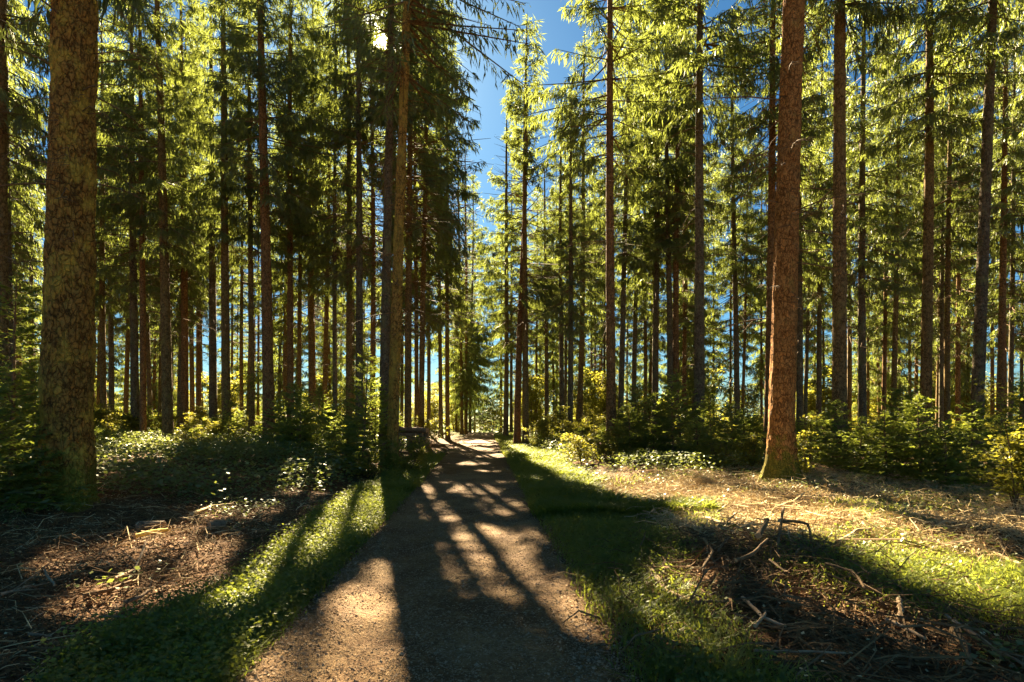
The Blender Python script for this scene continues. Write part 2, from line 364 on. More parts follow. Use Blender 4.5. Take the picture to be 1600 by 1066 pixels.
def lit_mask(G, deep_too=True):
    """G: points on the floor; True where the photograph's floor is in sun"""
    y = np.maximum(G[:, 1], 0.5); px = CX + FP * G[:, 0] / y; py = HZ + FP * EYE / y
    ok = (G[:, 1] > 2.0) & (G[:, 1] < 42)
    j = (n2(G[:, 0], G[:, 1], 1.7, 21) - 0.5) * 0.55
    m = np.zeros(len(G), bool)
    for cx, cy_, rx, ry, a in ELL:
        dx = px - cx; dy = py - cy_; ca, sa = math.cos(a), math.sin(a)
        q = ((dx * ca + dy * sa) / rx) ** 2 + ((-dx * sa + dy * ca) / ry) ** 2
        m |= q < 1 + j
    off = np.abs(G[:, 0] - path_c(np.clip(G[:, 1], 0, 70)))
    # the two stems beside the path throw one dark band down the gravel: no gap is left there
    f = np.clip((py - 745) / 320.0, 0, 1.2); band = (py > 745) & (np.abs(px - (626 + 78 * f)) < 12 + 44 * f)
    m &= ~band
    if deep_too:
        deep = (G[:, 1] > 16) & (G[:, 1] < 75) & (off > 2.6)
        deep |= (G[:, 1] > 8) & (G[:, 1] < 17) & (G[:, 0] < -7.2)
        m = (m & ok) | (deep & (n2(G[:, 0], G[:, 1], 0.42, 22) > 0.61))
    else: m = m & ok
    return m
def in_sun_view(P):
    """the small opening through which the sun itself is seen"""
    d = unit(P - np.array([[0, 0, EYE]])); a = np.degrees(np.arccos(np.clip(d @ SUNN, -1, 1))); return 0.97 * np.exp(-(a / 0.62) ** 4)
def on_stem(P, stems):
    """limbs that would stand between the sun and these stems"""
    m = np.zeros(len(P), bool)
    for xt, yt, wd, top in stems:
        t = (P[:, 1] - yt) / SUNN[1]; x = P[:, 0] - SUNN[0] * t; z = P[:, 2] - SUNN[2] * t
        m |= (t > 0.6) & (np.abs(x - xt) < wd) & (z > -0.2) & (z < top)
    return m
SUNN = np.array(SUN)
def to_floor(P): return P - SUNN[None] * ((P[:, 2] - 0.05) / SUNN[2])[:, None]

# ------------------------------------------------------------------ spruce crowns
def crown_parts(seed, H, zb, R, dead_from=3.0, dens=1.0, young=False):
    r = np.random.default_rng(seed)
    zz = []; z = zb
    while z < H - 0.25:
        nb = r.integers(5, 8) if not young else r.integers(4, 7)
        for q in range(nb): zz.append(z + r.normal(0, 0.06 if not young else 0.03))
        for q in range(int(r.integers(0, 2) if not young else r.integers(1, 4))): zz.append(z + r.uniform(0, 0.5 if not young else 0.25))
        z += r.uniform(0.55, 0.85) * (1.0 if not young else max(0.18, H / 12.0))
    z0 = np.clip(np.array(zz), zb, H - 0.15); nb = len(z0)
    t = (z0 - zb) / (H - zb)
    prof = np.minimum(1.0, 0.55 + 2.2 * t) * (1 - t) ** 0.72 if not young else (1 - t) ** 0.85
    L = R * prof * r.uniform(0.62, 1.18, nb) + 0.12
    # lopsided crowns: some sectors are thin
    az = r.uniform(0, 2 * math.pi, nb)
    L *= 1 + 0.18 * np.sin(az + r.uniform(0, 6)) * (1 - t)
    sl = (-0.30 + 0.85 * t + r.normal(0, 0.08, nb)) if not young else (0.12 + 0.5 * t + r.normal(0, 0.1, nb))
    dr = (0.28 * (1 - t) + 0.05) if not young else np.full(nb, 0.12)
    up = 0.18 * np.ones(nb) if not young else 0.05 * np.ones(nb)
    hd = np.stack([np.cos(az), np.sin(az)], 1)
    def axis(b, s):
        h = hd[b]; x = L[b] * s
        zc = z0[b] + sl[b] * x - dr[b] * L[b] * s ** 2 + up[b] * L[b] * s ** 4
        return np.stack([h[:, 0] * x, h[:, 1] * x, zc], 1)
    # wood of the live limbs
    ball = np.arange(nb); zr = np.zeros(nb)
    P0 = axis(ball, zr); P1 = axis(ball, zr + 0.5); P2 = axis(ball, zr + 1.0)
    br = (0.008 + 0.011 * L) * (1 if not young else 0.45)
    wood = [sticks(P0, P1, P2, br, br * 0.25)]
    # secondary twigs
    step = (0.105 if not young else 0.07) / dens
    cnt = np.maximum(3, (L / step * 2).astype(int))
    b = np.repeat(ball, cnt); n = len(b)
    s = r.uniform(0.10, 1.0, n) ** 0.8
    inner = r.uniform(0, 1, n) < np.where(s < 0.3, 0.5, 0.0)
    if not young: b, s = b[~inner], s[~inner]; n = len(b)
    A = axis(b, s); tg = unit(axis(b, np.minimum(s + 0.05, 1.05)) - axis(b, s - 0.05))
    side = r.choice([-1.0, 1.0], n)[:, None] * np.stack([-hd[b][:, 1], hd[b][:, 0], np.zeros(n)], 1)
    fwd = r.uniform(0.35, 0.9, n)[:, None]
    d2 = unit(tg * fwd + side * np.sqrt(1 - fwd ** 2 * 0.8) + r.normal(0, 0.12, (n, 3)))
    l2 = (0.16 + 0.34 * (1 - s) * np.minimum(L[b] / 1.6, 1.2)) * r.uniform(0.7, 1.3, n)
    if young: l2 = (0.06 + 0.32 * (1 - s) * L[b]) * r.uniform(0.7, 1.2, n)
    hang = (r.uniform(0.35, 1.0, n) * (1.0 - 0.5 * t[b])) if not young else r.uniform(0.0, 0.25, n)
    B = A + d2 * l2[:, None]; B[:, 2] -= hang * l2
    X = [A]; Y = [B]; W = [r.uniform(0.015, 0.026, n) if not young else r.uniform(0.012, 0.022, n)]
    n3 = 4 if not young else 3
    for q in range(n3):
        f = (q + r.uniform(0.2, 1.0, n)) / n3
        a3 = A + (B - A) * f[:, None]
        if young:
            dd = unit(unit(B - A) * 0.8 + r.choice([-1.0, 1.0], n)[:, None] * tg * 0.7 + r.normal(0, 0.15, (n, 3)))
            l3 = l2 * 0.45 * (1.1 - f) + 0.04
        else:
            dd = unit(unit(B - A) * 0.55 + r.normal(0, 0.35, (n, 3)) + np.array([0, 0, -1.0]) * (hang * 1.9)[:, None])
            l3 = r.uniform(0.12, 0.42, n)
        X.append(a3); Y.append(a3 + dd * l3[:, None]); W.append(r.uniform(0.013, 0.023, n) if not young else r.uniform(0.010, 0.017, n))
    # leader
    k = 26; s_ = r.uniform(0, 1, k); lz = H - 0.9 * (1 if not young else 0.25) * s_
    a3 = np.stack([np.zeros(k), np.zeros(k), lz], 1); dd = randdir(k, r); dd[:, 2] = np.abs(dd[:, 2]) * 0.6
    X.append(a3); Y.append(a3 + dd * (0.12 + 0.25 * s_)[:, None] * (1 if not young else 0.5)); W.append(np.full(k, 0.025 if not young else 0.014))
    X = np.concatenate(X); Y = np.concatenate(Y); W = np.concatenate(W)
    U = unit(np.cross(Y - X, randdir(len(X), r)))
    # bare dead limbs below the green
    if not young and dead_from < zb:
        nd = int((zb + 2.0 - dead_from) * 7); zd = r.uniform(dead_from, zb + 2.0, nd); a = r.uniform(0, 2 * math.pi, nd)
        ld = r.uniform(0.35, 1.0, nd) * R * 0.75 * smooth((zd - dead_from + 1.0) / 4)
        D = np.stack([np.cos(a), np.sin(a), r.uniform(-0.35, 0.15, nd)], 1); p0 = np.stack([0 * a, 0 * a, zd], 1)
        p2 = p0 + D * ld[:, None]; p1 = p0 + D * ld[:, None] * 0.5; p1[:, 2] += 0.06 * ld; p2[:, 2] -= 0.12 * ld
        wood.append(sticks(p0, p1, p2, 0.007 + 0.004 * ld, np.full(nd, 0.003)))
        m = 5; bb = np.repeat(np.arange(nd), m); f = r.uniform(0.25, 1, len(bb)); q0 = p0[bb] + (p2[bb] - p0[bb]) * f[:, None]
        sd = unit(np.stack([-D[bb][:, 1], D[bb][:, 0], 0 * f], 1) * r.choice([-1.0, 1.0], len(bb))[:, None] + D[bb] * 0.6)
        lq = 0.30 * ld[bb] * (1.2 - f); q2 = q0 + sd * lq[:, None]; q2[:, 2] -= 0.35 * lq
        wood.append(sticks(q0, (q0 + q2) / 2, q2, np.full(len(bb), 0.0045), np.full(len(bb), 0.002)))
    return dict(X=X, Y=Y, U=U, W=W, wood=wood)
def crown_mesh(cp, keep=None, mats=None, name='crown'):
    m = MB(); X, Y, U, W = cp['X'], cp['Y'], cp['U'], cp['W']
    if keep is not None: X, Y, U, W = X[keep], Y[keep], U[keep], W[keep]
    V, F = rhombs(X, Y, U, W, 0.45); m.add(V, F, 0)
    for V, F in cp['wood']: m.add(V, F, 1)
    return m.mesh(name, mats or [M_NEEDLE, M_TWIG])

VAR = []      # crown variants on a 24 m stem
for q, (zb, R) in enumerate(((12.4, 2.8), (13.2, 2.6), (11.6, 2.9), (9.0, 2.5), (8.2, 2.6), (10.0, 2.4), (7.0, 2.4), (6.0, 2.5), (8.0, 2.3), (3.4, 2.4), (4.4, 2.2), (2.6, 2.3))):
    cp = crown_parts(100 + q, 24.0, zb, R); VAR.append((cp, None, zb, R))
VAR_ME = [crown_mesh(v[0]) for v in VAR]

def trunk_mesh(H, D, seed, nseg=14, nring=40, mat=None, rough=0.04, flare=0.45, lobes=0.25, bend=0.0, fine=0.0, reach=0.32, plate=0.010):
    zz = np.concatenate([np.linspace(-0.35, 1.2, 12 if nring < 60 else 36), np.linspace(1.2, H, nring)[1:]]); a = np.arange(nseg) / nseg * 2 * math.pi
    if fine: zz = np.concatenate([np.arange(-0.35, fine, 0.035 if nseg > 40 else 0.09), np.linspace(fine, H, 14)])
    Z, A = np.meshgrid(zz, a, indexing='ij'); zc = np.clip(Z, 0, H)
    rad = D / 2 * (1.04 * (1 - zc / H) ** 0.52 + 0.01)
    r = np.random.default_rng(seed); ph = r.uniform(0, 6, 3)
    fl = np.exp(-zc / reach) * flare
    lob = 1 + lobes * (np.sin(A * 3 + ph[0]) + 0.7 * np.sin(A * 5 + ph[1]) + 0.5 * np.sin(A * 2 + ph[2]))
    rad = rad * (1 + fl * np.clip(lob, 0.25, 3))
    pt = np.stack([np.cos(A) * 2.2, np.sin(A) * 2.2, Z * 1.6], -1)
    rad = rad * (1 + rough * 2 * (vnoise(pt + seed * 3.7, seed) - 0.5) + rough * (vnoise(pt * 4 + 9, seed + 1) - 0.5))
    if fine:      # raised bark plates, only where the stem is seen close by
        q = np.stack([np.cos(A) * D * 0.5, np.sin(A) * D * 0.5, Z], -1)
        pl_ = vnoise(q * np.array([17, 17, 10]), seed + 5); pl2 = vnoise(q * np.array([40, 40, 26]), seed + 6)
        rad = rad + plate * (smooth((pl_ - 0.32) / 0.25) - 0.6) + plate * 0.5 * (pl2 - 0.5)
    ox = bend * np.sin(Z / H * 5 + ph[0]) ; oy = bend * np.cos(Z / H * 4 + ph[1])
    V = np.stack([np.cos(A) * rad + ox - bend * math.sin(ph[0]), np.sin(A) * rad + oy - bend * math.cos(ph[1]), Z], -1)
    k = len(zz); i = np.arange(k - 1)[:, None] * nseg; j = np.arange(nseg)[None]; j2 = (j + 1) % nseg
    m = MB(); m.add(V, np.stack(np.broadcast_arrays(i + j, i + j2, i + nseg + j2, i + nseg + j), -1).reshape(-1, 4))
    return m.mesh('trunk', [mat or M_BARK], (0,))
FAR_TRUNK = [trunk_mesh(24.0, 0.34, 900 + q, 9, 26, mat=(M_BARK, M_BARK2, M_BARK3)[q % 3], bend=0.07) for q in range(6)]

def dead_branch_mesh(seed, L=1.8):
    r = np.random.default_rng(seed); m = MB()
    s = np.linspace(0, 1, 7); k = r.uniform(-0.25, 0.25)
    P = np.stack([s * L, k * L * s ** 2, -0.22 * L * s ** 2 + 0.10 * L * s], 1) + np.cumsum(r.normal(0, 0.012, (7, 3)), 0)
    P[0] = (-0.12, 0, 0)
    V, F = tube(P, np.linspace(0.016, 0.004, 7) * (0.6 + 0.3 * L), 5); m.add(V, F)
    for q in range(int(6 * L)):
        f = r.uniform(0.25, 0.98); i = min(int(f * 6), 5); p = P[i] + (P[i + 1] - P[i]) * (f * 6 - i)
        sd = r.choice([-1, 1]); l = r.uniform(0.2, 0.5) * L * (1.15 - f)
        e = p + np.array([0.6 * l, sd * 0.75 * l, -0.3 * l + r.normal(0, 0.05)])
        V, F = tube(np.array([p, (p + e) / 2 + (0, 0, 0.02), e]), [0.006, 0.004, 0.002], 3); m.add(V, F)
    return m.mesh('dead_branch', [M_TWIG], (0,))
DEAD = [dead_branch_mesh(40 + q, L) for q, L in enumerate((0.5, 0.8, 1.3, 1.9, 2.4, 1.0))]

# ------------------------------------------------------------------ the stand: px at eye-line, width in px, distance, lean (px over 600), crown start, height, label
# landmark trees carry their own description
LAND = {
 107: 'massive lichen covered spruce trunk with mossy roots at the left edge of the clearing floor',
 418: 'straight brown spruce trunk standing alone in front of the left stand, above low brambles',
 600: 'tall brown spruce close behind the mossy golden trunk on the left of the path',
 617: 'golden yellow spruce trunk beside the path whose long shadow falls down the gravel',
 810: 'left one of the two dark spruces side by side right of the path',
 822: 'right one of the two side by side spruces, its pointed top against blue sky',
 619: 'added spruce hidden behind the golden trunk to shade the path, only its boughs show',
 602: 'added far spruce, stem hidden behind the tall brown one, to shade the path',
 955: 'brown spruce behind the sunny grass verge, nearest tree right of the path',
 1093: 'pale tall spruce rising from the young spruces, bright hanging boughs above it',
 1224: 'thick orange brown spruce with a sunlit left edge, above the pale brush on the right',
 1202: 'spruce half hidden right behind the thick orange brown trunk',
 1312: 'dark straight spruce trunk next right of the thick orange brown one',
 1446: 'dark spruce trunk standing behind the dark young thicket at far right',
 1529: 'leaning two toned spruce near the right edge, tilting to the right',
 15: 'nearly black spruce trunk by the left edge of the picture',
 2: 'brown spruce trunk cut by the left edge of the picture',
}
T = [ # px, w, d, lean
 (2,20,17,-6),(15,14,22,-6),(28,8,38,0),(54,5,52,0),(107,66,9.0,12),(143,5,36,4),(154,5,42,2),(162,9,30,-4),(174,8,33,-2),(197,7,40,2),
 (211,12,27,-6),(223,9,25,-4),(233,7,38,-8),(242,4,55,0),(250,5,46,0),(260,15,24,-16),(288,11,30,0),(301,7,38,0),(310,8,36,0),(316,4,52,0),
 (333,12,29,0),(353,13,25,-6),(363,4,52,0),(377,6,42,0),(393,9,26,-3),(403,4,52,0),(418,17,22.5,-12),(437,5,46,4),(446,7,36,4),(454,10,27,0),
 (467,7,33,0),(490,7,36,0),(508,8,34,0),(515,4,56,0),(524,7,27,0),(532,3.5,62,0),(545,10,27,0),(561,12,25,0),(569,3.5,60,0),(581,9,30,2),
 (600,15,19.5,8),(617,17,16.5,18),(638,11,27,2),(651,7,33,0),(659,9,30,2),(670,6,40,0),(689,6.5,40,2),(699,7,38,0),(712,3.5,62,0),(721,5,50,0),
 (728,5,51,0),(735,4.5,60,0),(742,3.2,78,0),
 (791,8,42,2),(799,5,52,0),(810,10.5,30,6),(822,10,29.5,6),(838,4,55,0),(844,3.6,60,0),(854,7,40,2),(864,4,55,0),(869,4,57,0),(878,8,32,0),
 (884,5,43,0),(891,9,28,6),(906,9,33,6),(914,3.5,60,0),(924,3.5,52,0),(929,3.5,53,0),(939,3.5,55,0),(944,4,50,0),(955,15,21.5,0),(971,9,30,10),
 (980,3.5,56,0),(991,8,35,4),(1008,6,43,4),(1024,10.5,30,4),(1047,10,29,2),(1058,10,29,4),(1069,4,44,0),(1073,4,46,2),(1083,4,46,2),(1093,16,21,4),
 (1115,3.6,50,2),(1142,4,46,4),(1151,9,30,2),(1161,5,43,12),(1190,4,45,2),(1200,3.6,55,0),(1202,14,23,8),(1224,38,12.3,16),(1249,10,27,4),
 (1259,6,36,6),(1272,3.5,60,0),(1280,8,30,4),(1287,4,48,0),(1312,21,17,2),(1348,12,26,2),(1357,4.5,47,2),(1373,4,51,-4),(1381,6.5,36,4),(1388,3.6,56,0),
 (1396,8,30,4),(1406,4.5,50,0),(1421,5,48,0),(1446,16,21,4),(1459,4,55,0),(1471,6.5,34,6),(1481,8.5,29,4),(1498,4,50,2),(1506,3.6,56,0),(1511,4.2,50,2),
 (1529,17,19.5,22),(1563,10,26,14),(1579,7.5,32,8),(1596,5,40,2),
]
T += [(716,4,70,2),(727,4,76,0),(783,4.5,66,0),(619,10,25.5,14),(602,9,33,6)]  # last two are added behind the pair of stems, to shade the path
T = [list(t) for t in T]
r_ = np.random.default_rng(31)
xy = [((p - CX) / FP * d, d) for p, ww, d, l in T]
nfill = 0; tries = 0
while nfill < 72 and tries < 8000:
    tries += 1
    d = r_.uniform(27, 60); p = r_.uniform(-330, 1930); x = (p - CX) / FP * d
    if abs(x - float(path_c(d))) < 4.2 or 1100 < p < 1200 or 300 < p < 330 or 895 < p < 935: continue
    if min((x - a) ** 2 + (d - b) ** 2 for a, b in xy) < 2.3 ** 2: continue
    xy.append((x, d)); T.append([p, r_.uniform(0.26, 0.36) * FP / d, d, r_.uniform(-4, 8)]); nfill += 1
tries = 0; nedge = 0
while nedge < 46 and tries < 8000:
    tries += 1
    d = r_.uniform(48, 74); p = r_.uniform(-100, 1700); x = (p - CX) / FP * d
    if abs(x - float(path_c(d))) < 5.0 or 1105 < p < 1195 or 300 < p < 330 or 895 < p < 935: continue
    if min((x - a) ** 2 + (d - b) ** 2 for a, b in xy) < 2.6 ** 2: continue
    xy.append((x, d)); T.append([p, r_.uniform(0.2, 0.3) * FP / d, d, r_.uniform(-4, 8)]); nedge += 1
# trees beside the frame that still shade and frame the view
for p, d in ((-180, 12), (-420, 17), (-260, 22), (1760, 13), (1700, 20), (1880, 17), (-120, 27), (1690, 27)):
    T.append([p, 0.4 * FP / d, d, 4])
lm = sorted(LAND)
spots = []
def landmark_text(p):
    k = {107: 'the lichen trunk', 418: 'the lone brown trunk', 617: 'the golden trunk', 822: 'the twin spruces',
         955: 'the verge spruce', 1093: 'the pale spruce', 1224: 'the orange trunk', 1446: 'the thicket spruce'}
    ks = sorted(k); lo = [q for q in ks if q < p]; hi = [q for q in ks if q >= p]
    return (k[lo[-1]] if lo else None), (k[hi[0]] if hi else None)
ORD = ['first', 'second', 'third', 'fourth', 'fifth', 'sixth', 'seventh', 'eighth', 'ninth', 'tenth', 'eleventh', 'twelfth', 'thirteenth', 'fourteenth', 'fifteenth', 'sixteenth']
counts = {}
NTR = 0
for idx, (p, wpx, d, lean) in sorted(enumerate(T), key=lambda e: e[1][0]):
    rr = np.random.default_rng(5000 + idx)
    D = wpx * d / FP; near = d < 28.5
    ln = (lean + rr.normal(0, 4 if d > 26 else 0)) / 600.0
    X3 = (p - CX) / FP * d; z3 = 1.6 + 50.0 / FP * d
    x = X3 - ln * z3; y = d; z = float(gz(x, y)) - 0.04
    H = rr.uniform(22.5, 26.5)
    if d > 48 and p not in LAND and p != int(p): H = rr.uniform(13, 23)
    if p in (638, 651, 659): H = 26.5
    if p in (670, 689, 699): H = 28.5
    if p in (712, 721, 728, 735): H = 27.0
    if p in (854, 864, 878, 891): H = 17.5 + (p % 3)
    if p == 822: H = 22.3
    if p == 810: H = 19.0
    if d < 12: H = 27
    root = bpy.data.objects.new('spruce_tree', None); C.objects.link(root); root.empty_display_size = 0.3
    root.location = (x, y, z); root.rotation_euler = (0, math.atan(ln), 0)
    lo, hi = landmark_text(p)
    if p in LAND: tag(root, LAND[p], 'spruce tree', 'spruces of the stand')
    elif d <= 36 and 0 < p < 1600:
        key = (lo, hi); k = counts.get(key, 0); counts[key] = k + 1
        if lo and hi: lab = f'slim spruce, {ORD[k]} mid distance trunk right of {lo}'
        elif hi: lab = f'slim spruce, {ORD[k]} mid distance trunk from the left edge'
        else: lab = f'slim spruce, {ORD[k]} mid distance trunk right of {lo}'
        tag(root, lab, 'spruce tree', 'spruces of the stand')
    else:
        if lo and hi: lab = f'thin far spruce deep between {lo} and {hi}'; g = f'thin far spruces between {lo} and {hi}'
        elif hi: lab = f'thin far spruce deep in the stand left of {hi}'; g = f'thin far spruces left of {hi}'
        else: lab = f'thin far spruce deep in the stand right of {lo}'; g = f'thin far spruces right of {lo}'
        tag(root, lab, 'spruce tree', g)
    # trunk
    if near:
        kw = dict(nseg=24, fine=14.0, plate=0.006, mat=(M_BARK, M_BARK2, M_BARK3)[idx % 3])
        if p == 107: kw = dict(nseg=170, mat=M_BARK_L, rough=0.09, flare=0.62, lobes=0.62, fine=9.0, reach=0.36, plate=0.013)
        elif p == 1224: kw = dict(nseg=120, mat=M_BARK_R, rough=0.05, flare=0.5, lobes=0.4, fine=11.0, plate=0.008)
        elif p == 617: kw = dict(nseg=72, mat=M_BARK_G, rough=0.12, flare=0.6, lobes=0.5, fine=13.5, plate=0.009)
        me = trunk_mesh(H, D * 1.0, 300 + idx, bend=0.03, **kw)
        tr = link('trunk', me, root)
    else:
        tr = link('trunk', FAR_TRUNK[int(rr.integers(0, 6))], root); tr.scale = (D / 0.34, D / 0.34, H / 24.0); tr.rotation_euler.z = rr.uniform(0, 6)
    # crown: shared variants, or the same variant with the limbs missing that would stand in the sun's way
    if p in (600, 617) or (p > 780 and d < 25): v = idx % 3
    elif p in (791, 799, 810, 822): v = 6
    elif d < 31: v = 3 + idx % 3
    elif d > 48.5 or (d > 41 and rr.uniform() < 0.5): v = 9 + idx % 3
    else: v = 6 + idx % 3
    s = H / 24.0; sx = s * rr.uniform(0.9, 1.12)
    if p in (600, 617, 955, 1093): sx *= 1.2
    if p == 107: sx *= 0.9
    if p in (638, 651, 659, 670, 689, 699): sx *= 1.25
    if p in (712, 721, 728, 735): sx *= 1.25
    if p in (791, 799, 810, 822): sx = 1.25 * s
    rz = rr.uniform(0, 2 * math.pi)
    cp = VAR[v][0]
    Q = (cp['X'] + cp['Y']) * 0.5; c_, s_ = math.cos(rz), math.sin(rz)
    Wd = np.stack([(Q[:, 0] * c_ - Q[:, 1] * s_) * sx + x + ln * Q[:, 2] * s, (Q[:, 0] * s_ + Q[:, 1] * c_) * sx + y, Q[:, 2] * s + z], 1)
    by_path = d > 38 and abs(x - float(path_c(d))) < 7.5
    hit = (p not in (791, 799)) & lit_mask(to_floor(Wd), p not in (791, 799, 810, 822, 638, 651, 659, 670, 689, 699) and d < 62 and not by_path) | (rr.uniform(0, 1, len(Wd)) < in_sun_view(Wd)) | on_stem(Wd, ((5.72, 12.3, 0.60, 12.0), (6.72, 21.0, 0.3, 14.0), (-7.1, 9.2, 0.25, 5.0)))
    if p == 617: hit |= False
    if p in (810, 822): hit &= Wd[:, 2] < 16.5
    thin = 0.6 if p in (600, 617) else 0.0
    if thin: hit |= rr.uniform(0, 1, len(Wd)) < thin
    if hit.mean() > 0.006: me = crown_mesh(cp, ~hit)
    else: me = VAR_ME[v]
    cr = link('crown', me, root); cr.rotation_euler.z = rz; cr.scale = (sx, sx, s)
    # single dead branches on the nearer stems
    if near and -50 < p < 1650:
        top = min(9.0, 1.6 + 600.0 / FP * d); nd = 14 if d < 14 else 9
        for q in range(nd):
            zz = rr.uniform(2.4, top); dbm = DEAD[int(rr.integers(0, 6))]
            b = link('dead_branch', dbm, tr)
            a = rr.uniform(0, 2 * math.pi); rad = D / 2 * 0.98
            b.location = (math.cos(a) * rad * 0.8, math.sin(a) * rad * 0.8, zz)
            b.rotation_euler = (0, rr.uniform(-0.1, 0.35), a); q_ = rr.uniform(0.6, 1.15); b.scale = (q_, q_, q_)
    NTR += 1

# ------------------------------------------------------------------ log pile left of the path
lc = np.array([-4.1, 26.5]); ax = np.array([-0.97, 0.24]); pr = np.array([-ax[1], ax[0]])
pl = np.random.default_rng(77); kk = 0
for row in range(4):
    for c in range(5 - row):
        L = pl.uniform(1.7, 2.5); R0 = pl.uniform(0.10, 0.145); e = pl.uniform(-0.3, 0.3); yw = pl.normal(0, 0.06); tilt = pl.normal(0, 0.03)
        o2 = lc + ax * e + pr * ((c - 2 + 0.5 * row) * 0.28 + pl.normal(0, 0.02))
        zb = float(gz(lc[0], lc[1])) + 0.12 + row * 0.22
        dv = np.array([ax[0] * math.cos(yw) - ax[1] * math.sin(yw), ax[0] * math.sin(yw) + ax[1] * math.cos(yw), tilt])
        P = np.stack([dv * L * f + pl.normal(0, 0.012, 3) for f in np.linspace(0, 1, 6)])
        m = MB(); tube_caps(m, P, np.full(6, R0) * np.linspace(1.0, 0.86, 6) * pl.uniform(0.95, 1.05, 6), 12)
        o = link('stacked_log', m.mesh('stacked_log', [M_LOG, M_CUT], (0,)), None, (o2[0], o2[1], zb))
        tag(o, 'cut spruce log lying in the stacked pile left of the path', 'log', 'logs in the pile left of the path')

# ------------------------------------------------------------------ undergrowth: young spruces
YV = [crown_mesh(crown_parts(700 + q, H, 0.18, R, young=True, dens=1.0), None, [M_YOUNG, M_TWIG]) for q, (H, R) in enumerate(((2.6, 0.85), (2.0, 0.9), (1.4, 0.7), (3.6, 1.0), (1.0, 0.6)))]
YH = [2.6, 2.0, 1.4, 3.6, 1.0]
def stem_mesh(H, r0):
    m = MB(); V, F = tube(np.array([(0, 0, -0.1), (0.01, 0.0, H * 0.4), (-0.01, 0.01, H * 0.75), (0, 0, H)]), [r0, r0 * 0.8, r0 * 0.5, 0.004], 6); m.add(V, F); return m.mesh('stem', [M_TWIG], (0,))
YS = [stem_mesh(h, 0.010 + 0.007 * h) for h in YH]
def sapling(x, y, H, label, group, v=None, r=random):
    v = v if v is not None else min(range(5), key=lambda q: abs(YH[q] - H) + r.uniform(0, 0.3))
    root = bpy.data.objects.new('young_spruce', None); C.objects.link(root); root.empty_display_size = 0.2
    s = H / YH[v]; root.location = (x, y, float(gz(x, y)) - 0.03); root.scale = (s * r.uniform(0.9, 1.15),) * 2 + (s,); root.rotation_euler = (r.uniform(-.06, .06), r.uniform(-.06, .06), r.uniform(0, 6.3))
    link('stem', YS[v], root); link('crown', YV[v], root)
    tag(root, label, 'young spruce', group)
def px_x(px, y): return (px - CX) / FP * y
for px, y, H, lab in (
    (14, 9.6, 4.0, 'tallest young spruce at the left edge, its leader above the others beside the massive trunk'),
    (48, 11.0, 2.6, 'young spruce with pale lit boughs just left of the massive lichen trunk'),
    (-12, 8.4, 2.2, 'low dark young spruce at the lower left edge'),
    (28, 13.5, 2.8, 'yellow green young spruce behind the tallest one at the left edge'),
    (60, 8.6, 1.0, 'small dark young spruce at the foot of the massive lichen trunk'),
    (455, 19, 2.3, 'dark green young spruce right of the lone brown trunk'),
    (470, 18, 1.7, 'bushy low young spruce in the dark group right of the lone brown trunk'),
    (497, 21, 2.4, 'lighter young spruce behind the dark group left of the path'),
    (525, 17.5, 1.7, 'dark rounded young spruce between the brambles and the golden trunk'),
    (540, 16.5, 1.2, 'lowest dark young spruce above the brambles'),
    (566, 15.5, 3.3, 'slender young spruce with thin bare stem just left of the golden trunk'),
    (585, 17.5, 2.7, 'pale lit young spruce touching the left side of the golden trunk'),
    (430, 24, 2.2, 'young spruce behind the lone brown trunk'),
    (985, 19, 1.9, 'young spruce right of the brown spruce behind the sunny verge'),
    (1000, 21, 2.8, 'tall thin young spruce at the left end of the young thicket'),
    (1020, 18.5, 2.2, 'dense young spruce left of the middle of the young thicket'),
    (1052, 17.6, 2.6, 'young spruce with straight visible stem in the young thicket'),
    (1065, 18.2, 2.9, 'twin stemmed looking young spruce in the middle of the thicket'),
    (1110, 19.5, 2.3, 'young spruce right of the pale spruce in the thicket'),
    (1090, 16.5, 1.4, 'low young spruce in front of the pale spruce trunk'),
    (1140, 17, 1.9, 'dark young spruce in front of the far clearing'),
    (1165, 18, 1.6, 'broad low young spruce left of the thick orange brown trunk'),
    (1265, 14, 1.5, 'bright green young spruce just right of the thick orange brown trunk'),
    (1300, 15, 1.9, 'young spruce in front of the dark straight trunk'),
    (1345, 13, 1.4, 'dark young spruce in the shaded thicket, leftmost and low'),
    (1385, 12.2, 1.6, 'dark spreading young spruce in the middle of the shaded thicket'),
    (1440, 12.0, 2.0, 'largest dark young spruce of the shaded thicket at far right'),
    (1480, 11.5, 1.4, 'dark young spruce in front of the leaning two toned trunk'),
    (1515, 13, 1.9, 'young spruce at the base of the leaning two toned trunk'),
    (1560, 11.5, 1.6, 'young spruce with lit tips near the right edge'),
    (1600, 12.5, 2.4, 'young spruce cut by the right edge'),
    (1410, 15, 2.3, 'lit young spruce behind the shaded thicket')):
    sapling(px_x(px, y), y, H, lab, 'young spruces of the undergrowth')
rs = np.random.default_rng(61); rp = random.Random(5)
k = 0
while k < 115:
    side = rs.choice([-1, 1]); y = rs.uniform(18, 46); x = rs.uniform(4, 30) * side + float(path_c(y)); px = CX + FP * x / y
    if px < -60 or px > 1660 or abs(x - float(path_c(y))) < (4.0 if y > 20 else 6): continue
    if side > 0 and y < 15: continue
    H = rs.uniform(0.7, 1.9) if px < 650 else rs.uniform(0.5, 1.5)
    lab = ('young spruce in the undergrowth among the trunks left of the path' if side < 0 else 'young spruce in the undergrowth among the trunks right of the path')
    sapling(x, y, H, lab, 'young spruces among the trunks ' + ('left' if side < 0 else 'right') + ' of the path', r=rp); k += 1

